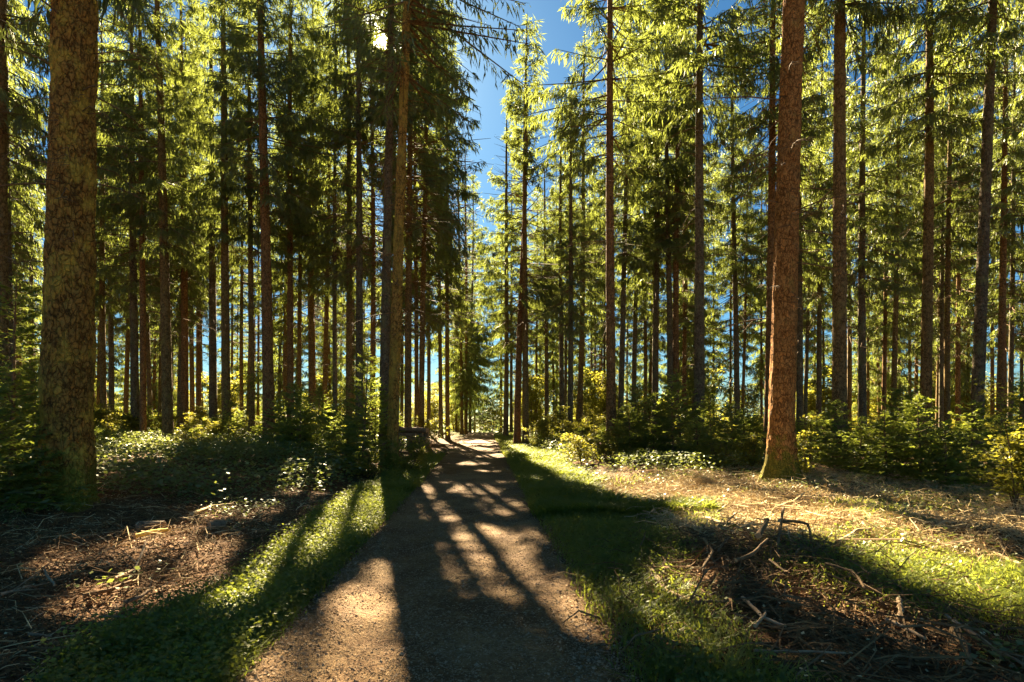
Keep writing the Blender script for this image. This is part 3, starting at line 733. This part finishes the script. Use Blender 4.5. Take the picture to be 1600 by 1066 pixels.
# ------------------------------------------------------------------ broad leaved shrubs
def shrub_parts(seed, H, R, nl, leaf, stems=5, name='shrub'):
    r = np.random.default_rng(seed); m = MB(); A = []; wood = []
    for q in range(stems):
        a = r.uniform(0, 6.3); tip = np.array([math.cos(a) * R * r.uniform(0.2, 0.6), math.sin(a) * R * r.uniform(0.2, 0.6), H * r.uniform(0.75, 1.05)])
        mid = tip * 0.5 + r.normal(0, 0.06, 3); P = np.array([(0, 0, -0.05), mid * 0.5, mid, (mid + tip) / 2, tip]); V, F = tube(P, [0.012, 0.011, 0.009, 0.006, 0.003], 5); m.add(V, F, 1)
        for b in range(int(9 + 4 * H)):
            f = r.uniform(0.18, 1.0); p = P[0] + (tip - P[0]) * f + (mid - tip * 0.5) * math.sin(f * 3.14); a2 = r.uniform(0, 6.3); l = R * r.uniform(0.35, 0.8) * (1.15 - 0.6 * f)
            e = p + np.array([math.cos(a2) * l, math.sin(a2) * l, r.uniform(-0.05, 0.25) * l]); V, F = tube(np.array([p, (p + e) / 2 + (0, 0, 0.03), e]), [0.005, 0.004, 0.002], 3); m.add(V, F, 1)
            A.append((p, e))
    P0 = np.array([q[0] for q in A]); P1 = np.array([q[1] for q in A]); i = r.integers(0, len(A), nl); f = r.uniform(0.15, 1.05, nl)
    base = P0[i] + (P1[i] - P0[i]) * f[:, None] + r.normal(0, 0.035, (nl, 3)) * np.array([1, 1, 0.5]) * (1 + 1.5 * R)
    dr = unit(unit(P1[i] - P0[i]) * 0.6 + r.normal(0, 0.6, (nl, 3)) * np.array([1, 1, 0.35])); up = unit(np.array([0, 0, 1.0]) + r.normal(0, 0.45, (nl, 3)))
    U = unit(np.cross(dr, up)); l = leaf * r.uniform(0.6, 1.25, nl); V, F = rhombs(base, base + dr * l[:, None], U, l * 0.32, 0.45); m.add(V, F, 0)
    return m
SV = [shrub_parts(80, 1.5, 0.9, 2600, 0.085).mesh('foliage', [M_LEAF, M_TWIG]), shrub_parts(81, 1.1, 0.9, 2000, 0.08).mesh('foliage', [M_LEAF, M_TWIG]),
      shrub_parts(82, 2.6, 1.1, 3600, 0.09, 6).mesh('foliage', [M_LEAF, M_TWIG]), shrub_parts(83, 0.7, 0.55, 900, 0.07, 4).mesh('foliage', [M_LEAF, M_TWIG])]
SH = [1.5, 1.1, 2.6, 0.7]
def shrub(x, y, H, label, group=None, v=None, r=random):
    v = v if v is not None else min(range(4), key=lambda q: abs(SH[q] - H))
    s = H / SH[v]; o = link('shrub', SV[v], None, (x, y, float(gz(x, y)) - 0.02)); o.scale = (s * r.uniform(0.9, 1.3),) * 2 + (s,); o.rotation_euler.z = r.uniform(0, 6.3)
    tag(o, label, 'shrub', group); return o
for px, y, H, lab in (
    (770, 62, 4.0, 'round bright bush closing the view at the far end of the path'),
    (752, 58, 2.2, 'sunlit bush left of the round bush at the end of the path'),
    (845, 26, 1.6, 'leafy bush just right of the two side by side spruces'),
    (868, 28, 2.0, 'leafy bush between the two side by side spruces and the brown spruce'),
    (905, 25, 1.2, 'low leafy bush left of the brown spruce behind the sunny verge'),
    (980, 22, 1.6, 'leafy bush right of the brown spruce behind the sunny verge'),
    (640, 15.8, 0.9, 'pale leafy shrub at the foot of the golden trunk by the log pile'),
    (590, 14.6, 0.8, 'whitish leafy shrub left of the golden trunk, near its foot'),
    (672, 30, 1.5, 'leafy bush behind the log pile'),
    (1245, 12.6, 0.7, 'small green shrub at the right foot of the thick orange brown trunk'),
    (345, 22, 1.0, 'shrub with pale lit leaves below the lit clearing on the left'),
    (285, 20, 0.9, 'low shrub with pale leaves left of the lone brown trunk'),
    (1585, 9.3, 1.4, 'leafy bush with yellow leaves near the right edge'),
    (1120, 16.0, 0.8, 'low green bush between the young thicket and the thick orange brown trunk'),
    (1180, 15.0, 0.9, 'low bush left of the foot of the thick orange brown trunk')):
    shrub(px_x(px, y), y, H, lab, 'shrubs of the undergrowth')
rs = np.random.default_rng(62); k = 0
while k < 270:
    far = k > 150
    side = rs.choice([-1, 1]); y = rs.uniform(46, 84) if far else rs.uniform(24, 46); px = rs.uniform(-40, 1640); x = px_x(px, y); dxp_ = x - float(path_c(min(y, 60)))
    if abs(dxp_) < 3.0: continue
    H = rs.uniform(2.8, 6.0) if far else (rs.uniform(0.6, 1.8) if dxp_ < 0 else rs.uniform(0.5, 1.4))
    zone = ('beyond' if far else 'under') ; sd = 'left' if dxp_ < 0 else 'right'
    lab = (f'sunlit yellow green bush in the open ground beyond the stand on the {sd} side' if far else f'leafy bush under the trunks on the {sd} side of the path')
    shrub(x, y, H, lab, f'bushes {zone} the stand {sd} of the path', r=rp); k += 1
k = 0
while k < 60:
    if k < 34: px, y = rs.uniform(140, 570), rs.uniform(18.5, 28)
    else: px, y = rs.uniform(840, 1190), rs.uniform(18, 27)
    x = px_x(px, y); dxp_ = x - float(path_c(y))
    if abs(dxp_) < 3.4: k += 0; continue
    sd = 'left' if dxp_ < 0 else 'right'; H = rs.uniform(0.4, 1.15)
    if rs.uniform() < 0.45: sapling(x, y, H, f'young spruce in the undergrowth among the trunks {sd} of the path', f'young spruces among the trunks {sd} of the path', r=rp)
    else: shrub(x, y, H, f'leafy bush under the trunks on the {sd} side of the path', f'bushes under the stand {sd} of the path', r=rp)
    k += 1
# slender sapling with crooked stem at the right edge
def beech(px, y, H, label, seed):
    m = shrub_parts(seed, H, 0.55, 520, 0.075, 1)
    o = link('beech_sapling', m.mesh('beech_sapling', [M_LEAF, M_TWIG]), None, (px_x(px, y), y, float(gz(px_x(px, y), y)))); tag(o, label, 'sapling', 'thin beech saplings')
beech(1588, 9.0, 2.5, 'thin crooked beech sapling with few leaves at the right edge', 91)
beech(1262, 12.2, 1.5, 'thin bare stemmed sapling right of the thick orange brown trunk', 92)
beech(352, 17.5, 2.4, 'thin sapling with flat layers of pale leaves in front of the left stand', 93)
beech(386, 20, 3.6, 'crooked thin sapling left of the lone brown trunk', 94)

# ------------------------------------------------------------------ far wood beyond the clearing (one mass)
m = MB(); rf = np.random.default_rng(70)
for q in range(900):
    y = rf.uniform(125, 240); x = rf.uniform(-1.15, 1.15) * y; H = rf.uniform(8, 15); z0 = float(gz(x, y)); R = H * rf.uniform(0.14, 0.2); n = 60
    f = rf.uniform(0, 1, n) ** 0.8; a = rf.uniform(0, 6.3, n); rad = R * (1 - f) * rf.uniform(0.3, 1.1, n)
    A = np.stack([x + 0 * f, y + 0 * f, z0 + H * (0.05 + 0.95 * f)], 1); B = A + np.stack([np.cos(a) * (rad + 0.15), np.sin(a) * (rad + 0.15), -0.35 * rad - 0.1], 1)
    V, F = rhombs(A, B, unit(np.cross(B - A, randdir(n, rf) + [0, 0, 1.2])), 0.16 + 0.35 * rad, 0.6); m.add(V, F)
tag(link('distant_forest', m.mesh('distant_forest', [M_FAR])), 'dark far wood behind the bright clearing', 'forest', kind='stuff')

# ------------------------------------------------------------------ ground cover: grass, low leaves, dry litter
def blades(x, y, hmin, hmax, wd, r, lean=0.6):
    n = len(x); z = gz(x, y); A = np.stack([x, y, z - 0.01], 1); h = r.uniform(hmin, hmax, n); a = r.uniform(0, 6.3, n); k = r.uniform(0.15, lean, n)
    D = np.stack([np.cos(a) * k, np.sin(a) * k, np.ones(n)], 1); Mi = A + D * (h * 0.55)[:, None]; Tp = A + np.stack([np.cos(a) * k * 2.2, np.sin(a) * k * 2.2, np.ones(n) * 0.85], 1) * h[:, None]
    U = np.stack([-np.sin(a + r.normal(0, .6, n)), np.cos(a), 0 * a], 1) * (wd * r.uniform(0.6, 1.2, n))[:, None]
    V = np.stack([A - U * .5, A + U * .5, Mi + U * .5, Mi - U * .5, Tp], 1).reshape(-1, 3); b = (np.arange(n) * 5)[:, None]
    return V, np.hstack([b, b + 1, b + 2, b + 3]), np.hstack([b + 3, b + 2, b + 4])
def floor_leaves(x, y, hmin, hmax, leaf, r, flat=0.35):
    n = len(x); A = np.stack([x, y, gz(x, y) + r.uniform(hmin, hmax, n)], 1); a = r.uniform(0, 6.3, n)
    dr = unit(np.stack([np.cos(a), np.sin(a), r.normal(0, 0.3, n)], 1)); U = unit(np.cross(dr, unit(np.array([0, 0, 1.0]) + r.normal(0, flat, (n, 3))))); l = leaf * r.uniform(0.6, 1.3, n)
    return rhombs(A, A + dr * l[:, None], U, l * 0.33, 0.45)
rg = np.random.default_rng(90)
def scatter(n, xlo, xhi, ylo, yhi, dens, power=1.0):
    """points with more of them near the viewer; dens(x, y) in 0..1"""
    y = ylo + (yhi - ylo) * rg.uniform(0, 1, n) ** (1.0 + power); x = rg.uniform(0, 1, n) * (xhi - xlo) + xlo
    k = rg.uniform(0, 1, n) < dens(x, y); return x[k], y[k]
def dxo(x, y): return x - path_c(y)
def dens_left(x, y):
    e = -dxo(x, y) - HW + 0.15; wv = 1.35 + 0.5 * (n2(x, y, 0.7, 31) - 0.5)
    return smooth(e / 0.25) * smooth((wv - e) / 0.35) * (0.45 + 0.9 * n2(x, y, 2.5, 32)) * smooth((24 - y) / 8 + 0.25)
def dens_right(x, y):
    e = dxo(x, y) - HW + 0.20; wv = np.where(y > 5.8, 1.6, 1.1) + 0.9 * (n2(x, y, 0.8, 33) - 0.5) + 0.6 * smooth((y - 9) / 6)
    d = smooth(e / 0.35) * smooth((wv - e) / 0.5) * (0.25 + 1.1 * n2(x, y, 2.0, 34)) * np.where(y < 5.6, 0.6, 1.0)
    d = np.maximum(d, 0.30 * smooth((n2(x, y, 0.75, 38) - 0.63) / 0.08) * smooth((dxo(x, y) - 2.2) / 0.5) * smooth((14 - y) / 3))
    return np.maximum(d, np.exp(-((((x - 3.9) / 1.2) ** 2 + ((y - 5.2) / 0.9) ** 2) ** 1.6)) * (0.35 + 0.9 * n2(x, y, 2.2, 35)))
m = MB()
for args, hh, ww_ in (((260000, -4.6, -1.0, 2.6, 14, dens_left), (0.04, 0.12), 0.012), ((60000, -5.5, -1.0, 12, 46, dens_left), (0.10, 0.26), 0.022),
                      ((230000, 0.2, 8.0, 2.6, 12, dens_right), (0.05, 0.20), 0.009), ((190000, -1.5, 4.5, 9, 48, dens_right), (0.10, 0.28), 0.022)):
    x, y = scatter(*args); V, F4, F3 = blades(x, y, hh[0], hh[1], ww_, rg, 0.8); n0 = m.n; m.add(V, F4, 0); m.F.setdefault((0, 3), []).append(F3 + n0)
tag(link('grass', m.mesh('grass', [M_GRASS])), 'short green grass along both edges of the gravel path', 'grass', kind='stuff')
m = MB(); x, y = scatter(190000, -4.6, -1.0, 2.6, 15, dens_left, 1.2); V, F = floor_leaves(x, y, 0.02, 0.19, 0.032, rg, 0.8); m.add(V, F)
x, y = scatter(50000, 0.2, 5.5, 2.6, 14, dens_right); V, F = floor_leaves(x, y, 0.02, 0.17, 0.032, rg, 0.7); m.add(V, F)
tag(link('verge_herbs', m.mesh('verge_herbs', [M_GRASS])), 'small leaved herbs growing through the grass beside the path', 'herbs', kind='stuff')
# brambles and other low leaves in the stand
def dens_cover(x, y):
    e = np.abs(dxo(x, y)); lf = dxo(x, y) < 0
    near = np.where(lf, smooth((y - 9.6 + 1.5 * (n2(x, y, 0.8, 39) - 0.5)) / 2.2) , smooth((y - 12.5 - 0.22 * (x - 5)) / 2.5))
    return near * smooth((e - 2.4) / 1.2) * smooth((n2(x, y, 0.45, 36) - 0.22) / 0.3) 
m = MB(); x, y = scatter(240000, -26, 2, 8, 34, dens_cover, 0.6); V, F = floor_leaves(x, y, 0.05, 0.55, 0.09, rg, 0.5); m.add(V, F)
x, y = scatter(150000, 0, 28, 12, 36, dens_cover, 0.5); V, F = floor_leaves(x, y, 0.05, 0.45, 0.085, rg); m.add(V, F)
tag(link('bramble_cover', m.mesh('bramble_cover', [M_COVER])), 'low dark green bramble leaves covering the floor between the trunks', 'brambles', kind='stuff')
def dens_sprig(x, y): return smooth((n2(x, y, 0.9, 37) - 0.50) / 0.15) * smooth((np.abs(dxo(x, y)) - 2.7) / 0.6)
m = MB(); x, y = scatter(60000, -10, 10, 3.5, 15, dens_sprig, 0.6); V, F = floor_leaves(x, y, 0.02, 0.16, 0.055, rg); m.add(V, F)
tag(link('wood_sorrel', m.mesh('wood_sorrel', [M_COVER])), 'loose patches of small leaves on the littered floor', 'ground plants', kind='stuff')

def lay_sticks(x, y, lmin, lmax, r0, r1, hz, r, tilt=0.15):
    n = len(x); l = r.uniform(0, 1, n) ** 3.2 * (lmax - lmin) + lmin; a = r.uniform(0, 6.3, n); hd = np.stack([np.cos(a), np.sin(a)], 1)
    e0 = np.stack([x, y], 1) - hd * (l / 2)[:, None]; e1 = np.stack([x, y], 1) + hd * (l / 2)[:, None]; h = r.uniform(0.0, 1, n) ** 2 * hz
    P0 = np.column_stack([e0, gz(e0[:, 0], e0[:, 1]) + 0.005 + h * r.uniform(0, 1, n)]); P2 = np.column_stack([e1, gz(e1[:, 0], e1[:, 1]) + 0.005 + h])
    P1 = (P0 + P2) / 2 + r.normal(0, 0.11, (n, 3)) * l[:, None]; P1[:, 2] = np.maximum(P1[:, 2], gz(P1[:, 0], P1[:, 1]) + 0.004)
    ra = r.uniform(r0, r1, n); return sticks(P0, P1, P2, ra, ra * 0.5)
def dens_straw(x, y): return smooth((dxo(x, y) - 2.3) / 0.8) * smooth((y - 5.6) / 1.6) * smooth((15.5 - y) / 3) * (0.35 + 0.8 * n2(x, y, 1.1, 41))
def dens_brush(x, y): return np.maximum(np.exp(-(((x - 2.4) / 1.35) ** 2 + ((y - 5.2) / 1.7) ** 2) ** 1.5), 0.25 * smooth((dxo(x, y) - 1.9) / 0.6) * smooth((8 - y) / 1.5))
def dens_lfloor(x, y): return smooth((-dxo(x, y) - 2.1) / 0.6) * smooth((12.5 - y) / 2) * (0.3 + 0.9 * n2(x, y, 0.9, 42))
m = MB(); x, y = scatter(42000, 1.0, 13, 4.5, 15.5, dens_straw, 0.5); V, F = lay_sticks(x, y, 0.04, 0.7, 0.0025, 0.008, 0.20, rg); m.add(V, F)
x, y = scatter(16000, 0.4, 6.5, 2.8, 8, dens_brush, 0.3); V, F = lay_sticks(x, y, 0.05, 0.7, 0.002, 0.008, 0.16, rg); m.add(V, F, 1)
x, y = scatter(2200, 0.4, 6.5, 2.8, 8, dens_brush, 0.3); V, F = lay_sticks(x, y, 0.08, 0.6, 0.002, 0.008, 0.17, rg); m.add(V, F, 2)
x, y = scatter(700, 0.4, 6.5, 2.8, 8, dens_brush, 0.3); V, F = lay_sticks(x, y, 0.25, 1.1, 0.005, 0.012, 0.24, rg); m.add(V, F, 2)
def flakes(n, xlo, xhi, ylo, yhi, dens, size, h):
    x, y = scatter(n, xlo, xhi, ylo, yhi, dens, 0.6); return floor_leaves(x, y, 0.003, h, size, rg, 0.55)
V, F = flakes(60000, 0.6, 13, 3.0, 16, lambda x, y: np.maximum(dens_straw(x, y), dens_brush(x, y)), 0.035, 0.06); m.add(V, F, 1)
V, F = flakes(30000, 0.6, 13, 3.0, 16, lambda x, y: np.maximum(dens_straw(x, y), 0.4 * dens_brush(x, y)), 0.03, 0.08); m.add(V, F, 0)
tag(link('brush_litter', m.mesh('brush_litter', [M_STRAW, M_BROWN, M_TWIG])), 'pale dry twigs and slash strewn over the floor right of the path', 'brushwood', kind='stuff')
m = MB(); x, y = scatter(24000, -11, -1.4, 2.8, 13, dens_lfloor, 0.5); V, F = lay_sticks(x, y, 0.05, 0.5, 0.002, 0.007, 0.14, rg); m.add(V, F, 1)
x, y = scatter(6500, -11, -1.4, 2.8, 13, dens_lfloor, 0.5); V, F = lay_sticks(x, y, 0.06, 0.6, 0.002, 0.007, 0.15, rg); m.add(V, F, 0)
V, F = flakes(70000, -11, -1.4, 2.8, 13, dens_lfloor, 0.032, 0.05); m.add(V, F, 1)
V, F = flakes(14000, -11, -1.4, 2.8, 13, dens_lfloor, 0.028, 0.05); m.add(V, F, 0)
tag(link('twig_litter', m.mesh('twig_litter', [M_STRAW, M_BROWN])), 'reddish brown twigs and needles littering the floor left of the path', 'twigs', kind='stuff')
m = MB(); x, y = scatter(60000, 1.0, 13, 5.0, 16, dens_straw, 0.5); V, F4, F3 = blades(x, y, 0.04, 0.16, 0.008, rg, 2.2); n0 = m.n; m.add(V, F4, 0); m.F.setdefault((0, 3), []).append(F3 + n0)
tag(link('dry_grass', m.mesh('dry_grass', [M_DRY])), 'bleached dry grass lying between the twigs right of the path', 'dry grass', kind='stuff')
# loose stones and needles on the path
def dens_path(x, y): return (np.abs(dxo(x, y)) < HW + 0.15) * (0.35 + 0.65 * n2(x, y, 2.0, 51))
def pebbles(x, y, smin, smax, r):
    n = len(x); s = r.uniform(0, 1, n) ** 2.2 * (smax - smin) + smin; base = np.array([(1, 0, 0), (-.5, .87, 0), (-.5, -.87, 0), (0.1, 0, .45), (0, 0, -.4)])
    V = base[None] * s[:, None, None] * r.uniform(0.6, 1.3, (n, 5, 3)); a = r.uniform(0, 6.3, n); c, s_ = np.cos(a)[:, None], np.sin(a)[:, None]
    V = np.stack([V[..., 0] * c - V[..., 1] * s_, V[..., 0] * s_ + V[..., 1] * c, V[..., 2]], -1) + np.stack([x, y, gz(x, y) + 0.014], 1)[:, None]
    F = np.array([(0, 1, 3), (1, 2, 3), (2, 0, 3), (1, 0, 4), (2, 1, 4), (0, 2, 4)]); return V.reshape(-1, 3), (F[None] + (np.arange(n) * 5)[:, None, None]).reshape(-1, 3)
m = MB(); x, y = scatter(150000, -3.2, 1.4, 2.6, 16, dens_path, 0.9); V, F = pebbles(x, y, 0.003, 0.011, rg); m.add(V, F)
x, y = scatter(2600, -3.2, 1.4, 2.6, 13, dens_path, 0.9); V, F = pebbles(x, y, 0.009, 0.024, rg); m.add(V, F)
tag(link('gravel', m.mesh('gravel', [M_STONE])), 'fine loose gravel on the path', 'gravel', kind='stuff')
m = MB(); x, y = scatter(9000, -3.4, 1.8, 2.6, 13, dens_path, 0.9); V, F = lay_sticks(x, y, 0.02, 0.16, 0.001, 0.0026, 0.006, rg); V[:, 2] += 0.012; m.add(V, F)
def dens_edge(x, y): return np.exp(-((np.abs(dxo(x, y)) - HW + 0.1) / 0.28) ** 2)
x, y = scatter(2600, -3.4, 1.8, 2.6, 13, dens_path, 0.9); V, F = floor_leaves(x, y, 0.014, 0.03, 0.03, rg, 0.6); m.add(V, F)
x, y = scatter(26000, -3.6, 2.0, 2.6, 14, dens_edge, 0.9); V, F = floor_leaves(x, y, 0.012, 0.03, 0.026, rg, 0.5); m.add(V, F)
tag(link('needle_litter', m.mesh('needle_litter', [M_STICK])), 'tiny twigs and needles scattered on the gravel path', 'litter', kind='stuff')

# ------------------------------------------------------------------ fallen branches, each its own thing
def fallen(pts, r_px, label, mat=None, lift=0.03, fork=False, name='fallen_branch'):
    W = []
    for q in pts:
        x, y, z = ground_at(q[0], q[1]); W.append((x, y, z + lift + 0.035 + (q[2] if len(q) > 2 else 0)))
    W = np.array(W); o = W[0].copy(); r = np.random.default_rng(int(abs(pts[0][0] * 13 + pts[0][1])))
    s = np.linspace(0, 1, 9); ss = np.linspace(0, 1, len(W)); P = np.stack([np.interp(s, ss, W[:, k]) for k in range(3)], 1) - o
    ln_ = np.linalg.norm(P[-1] - P[0]); P += np.cumsum(r.normal(0, 0.006, P.shape), 0) * ln_ * np.sin(s * math.pi)[:, None]; P[4:] += r.normal(0, 0.018, 3) * ln_ * (1 - s[4:, None]); ra = r_px * W[:, 1].mean() / FP; m = MB(); tube_caps(m, P, ra * np.linspace(1.1, 0.75, 9) * r.uniform(0.9, 1.1, 9), 8)
    if fork:
        for q in range(4):
            i = int(r.integers(2, 8)); d = unit(P[i] - P[i - 1]); e = P[i] + (d * 0.7 + unit(r.normal(size=3) * [1, 1, .6]) * 0.7) * r.uniform(0.12, 0.35); e[2] = max(e[2], P[i][2] - 0.02)
            V, F = tube(np.array([P[i], (P[i] + e) / 2, e]), [ra * .5, ra * .35, ra * .15], 5); m.add(V, F, 0)
    ob = link(name, m.mesh(name, [mat or M_STICK, M_CUT], (0,)), None, o); tag(ob, label, 'branch', 'fallen branches on the floor'); return ob
fallen([(1012, 897), (1045, 930), (1083, 952)], 4.2, 'thick peeled stick lying diagonally on the left edge of the dark brush pile')
fallen([(1150, 910), (1180, 900), (1200, 880, .05)], 3.0, 'grey bent stick in the middle of the dark brush pile', M_TWIG, .16)
fallen([(1160, 960), (1195, 985), (1228, 998)], 2.8, 'pale straight stick below the brush pile', None, .05)
fallen([(1385, 985), (1415, 997), (1446, 1013)], 3.2, 'light brown stick right of the brush pile below the green patch')
fallen([(1478, 978), (1540, 1020), (1600, 1058)], 3.0, 'longest pole running to the lower right corner', M_STICK, .04, True)
fallen([(1490, 1000), (1505, 1025), (1514, 1052)], 6.0, 'short splintered piece of wood near the lower right corner', M_TWIG)
fallen([(1178, 1033), (1250, 1036), (1332, 1037)], 2.2, 'thin straight pole lying level at the bottom right')
fallen([(1024, 1010), (1060, 1022), (1098, 1027)], 2.4, 'thin curved stick in the grass right of the path', M_TWIG)
fallen([(1552, 874), (1575, 885), (1598, 893)], 4.0, 'bleached stick near the right edge above the green patch', M_STRAW)
fallen([(1224, 832, .28), (1220, 862, .10), (1214, 882)], 2.4, 'broken upright stub standing in the brush pile', M_TWIG, 0.0)
fallen([(1218, 858, .22), (1246, 852, .20), (1264, 853, .18), (1270, 875, .0)], 2.4, 'dark bent limb arching over the right of the brush pile', M_TWIG, 0.03)
fallen([(1185, 870, .1), (1196, 858, .12), (1200, 850, .14)], 4.0, 'short brown limb end poking from the top of the brush pile', M_TWIG, .1)
fallen([(1100, 865), (1112, 885), (1098, 915)], 2.6, 'crooked twig on the left side of the brush pile', M_TWIG, .12, True)
fallen([(1085, 958), (1140, 958), (1190, 950)], 2.4, 'dark level stick at the foot of the brush pile', M_TWIG, .05, True)
fallen([(1100, 818), (1150, 832), (1188, 850)], 2.6, 'bleached twig running from the sunny litter into the brush pile', M_STRAW, .05, True)
fallen([(1000, 806), (1048, 806), (1066, 822)], 2.4, 'pale twig at the edge of the grass verge', M_STRAW, .06, True)
fallen([(1210, 806), (1240, 796), (1254, 782)], 2.2, 'pale thin stick leaning towards the thick orange brown trunk', M_STRAW, .08)
fallen([(1310, 860), (1340, 850), (1360, 850)], 3.0, 'bleached curved limb in the sunny litter', M_STRAW, .06)
fallen([(965, 713), (985, 720), (988, 735)], 2.2, 'pale curved twig near the brown spruce behind the verge', M_STRAW, .1)
fallen([(1290, 905), (1330, 925), (1350, 945)], 2.4, 'grey stick on the right slope of the brush pile', M_TWIG, .1, True)
fallen([(1405, 955), (1407, 970), (1406, 985)], 4.0, 'short upright chip at the lower edge of the green patch', None, .05)
fallen([(1180, 1000), (1190, 985), (1195, 975)], 2.6, 'tiny pale stick below the middle of the brush pile', None, .06)
fallen([(180, 920), (205, 900), (228, 862)], 2.4, 'reddish stick slanting in the twig litter below the massive trunk', M_STICK, .06, True)
fallen([(130, 945), (170, 935), (205, 922)], 3.2, 'long reddish brown branch in the middle of the left litter', M_BROWN, .05, True)
fallen([(155, 977), (175, 976), (197, 977)], 2.0, 'small straight pale stick left of the grass verge', M_STICK)
fallen([(210, 850), (235, 843), (262, 838)], 3.2, 'bright yellow piece of wood on the litter right of the massive trunk', M_YELLOW, .05)
fallen([(45, 1005), (62, 1007), (80, 1009)], 2.2, 'thin brown stick near the lower left corner', M_STICK)
fallen([(300, 815), (330, 802), (365, 798)], 2.2, 'long thin twig arching in the sunny patch left of the path', M_STRAW, .08)
fallen([(195, 955), (220, 945), (232, 936)], 3.0, 'split stick in the left litter', M_STICK, .04)
fallen([(70, 905), (78, 920), (85, 930)], 2.0, 'short pale twig in the dark floor at lower left', M_STICK, .05)
fallen([(0, 945), (25, 937), (50, 930)], 2.4, 'long thin stick entering from the left edge', M_STICK, .05, True)
fallen([(400, 842), (440, 838), (480, 843)], 2.0, 'thin grey stick on the dark floor left of the grass verge', M_TWIG, .05, True)
fallen([(470, 796), (500, 792), (530, 800)], 2.0, 'thin stick on the dark floor near the golden trunk', M_TWIG, .05, True)
# two sawn pieces beside the massive trunk
for px, py_0, L, R0, yaw, lab in ((236, 828, 0.34, 0.062, 0.1, 'short sawn log piece lying right of the massive lichen trunk'), (338, 826, 0.2, 0.06, 1.0, 'small sawn log end in the sunny patch left of the path')):
    x, y, z = ground_at(px, py_0); d = np.array([math.cos(yaw), math.sin(yaw), 0]); P = np.stack([d * L * (f - 0.5) for f in np.linspace(0, 1, 4)])
    m = MB(); tube_caps(m, P, np.full(4, R0), 14); o = link('sawn_log', m.mesh('sawn_log', [M_LOG, M_CUT], (0,)), None, (x, y, z + R0 * 0.8)); tag(o, lab, 'log')
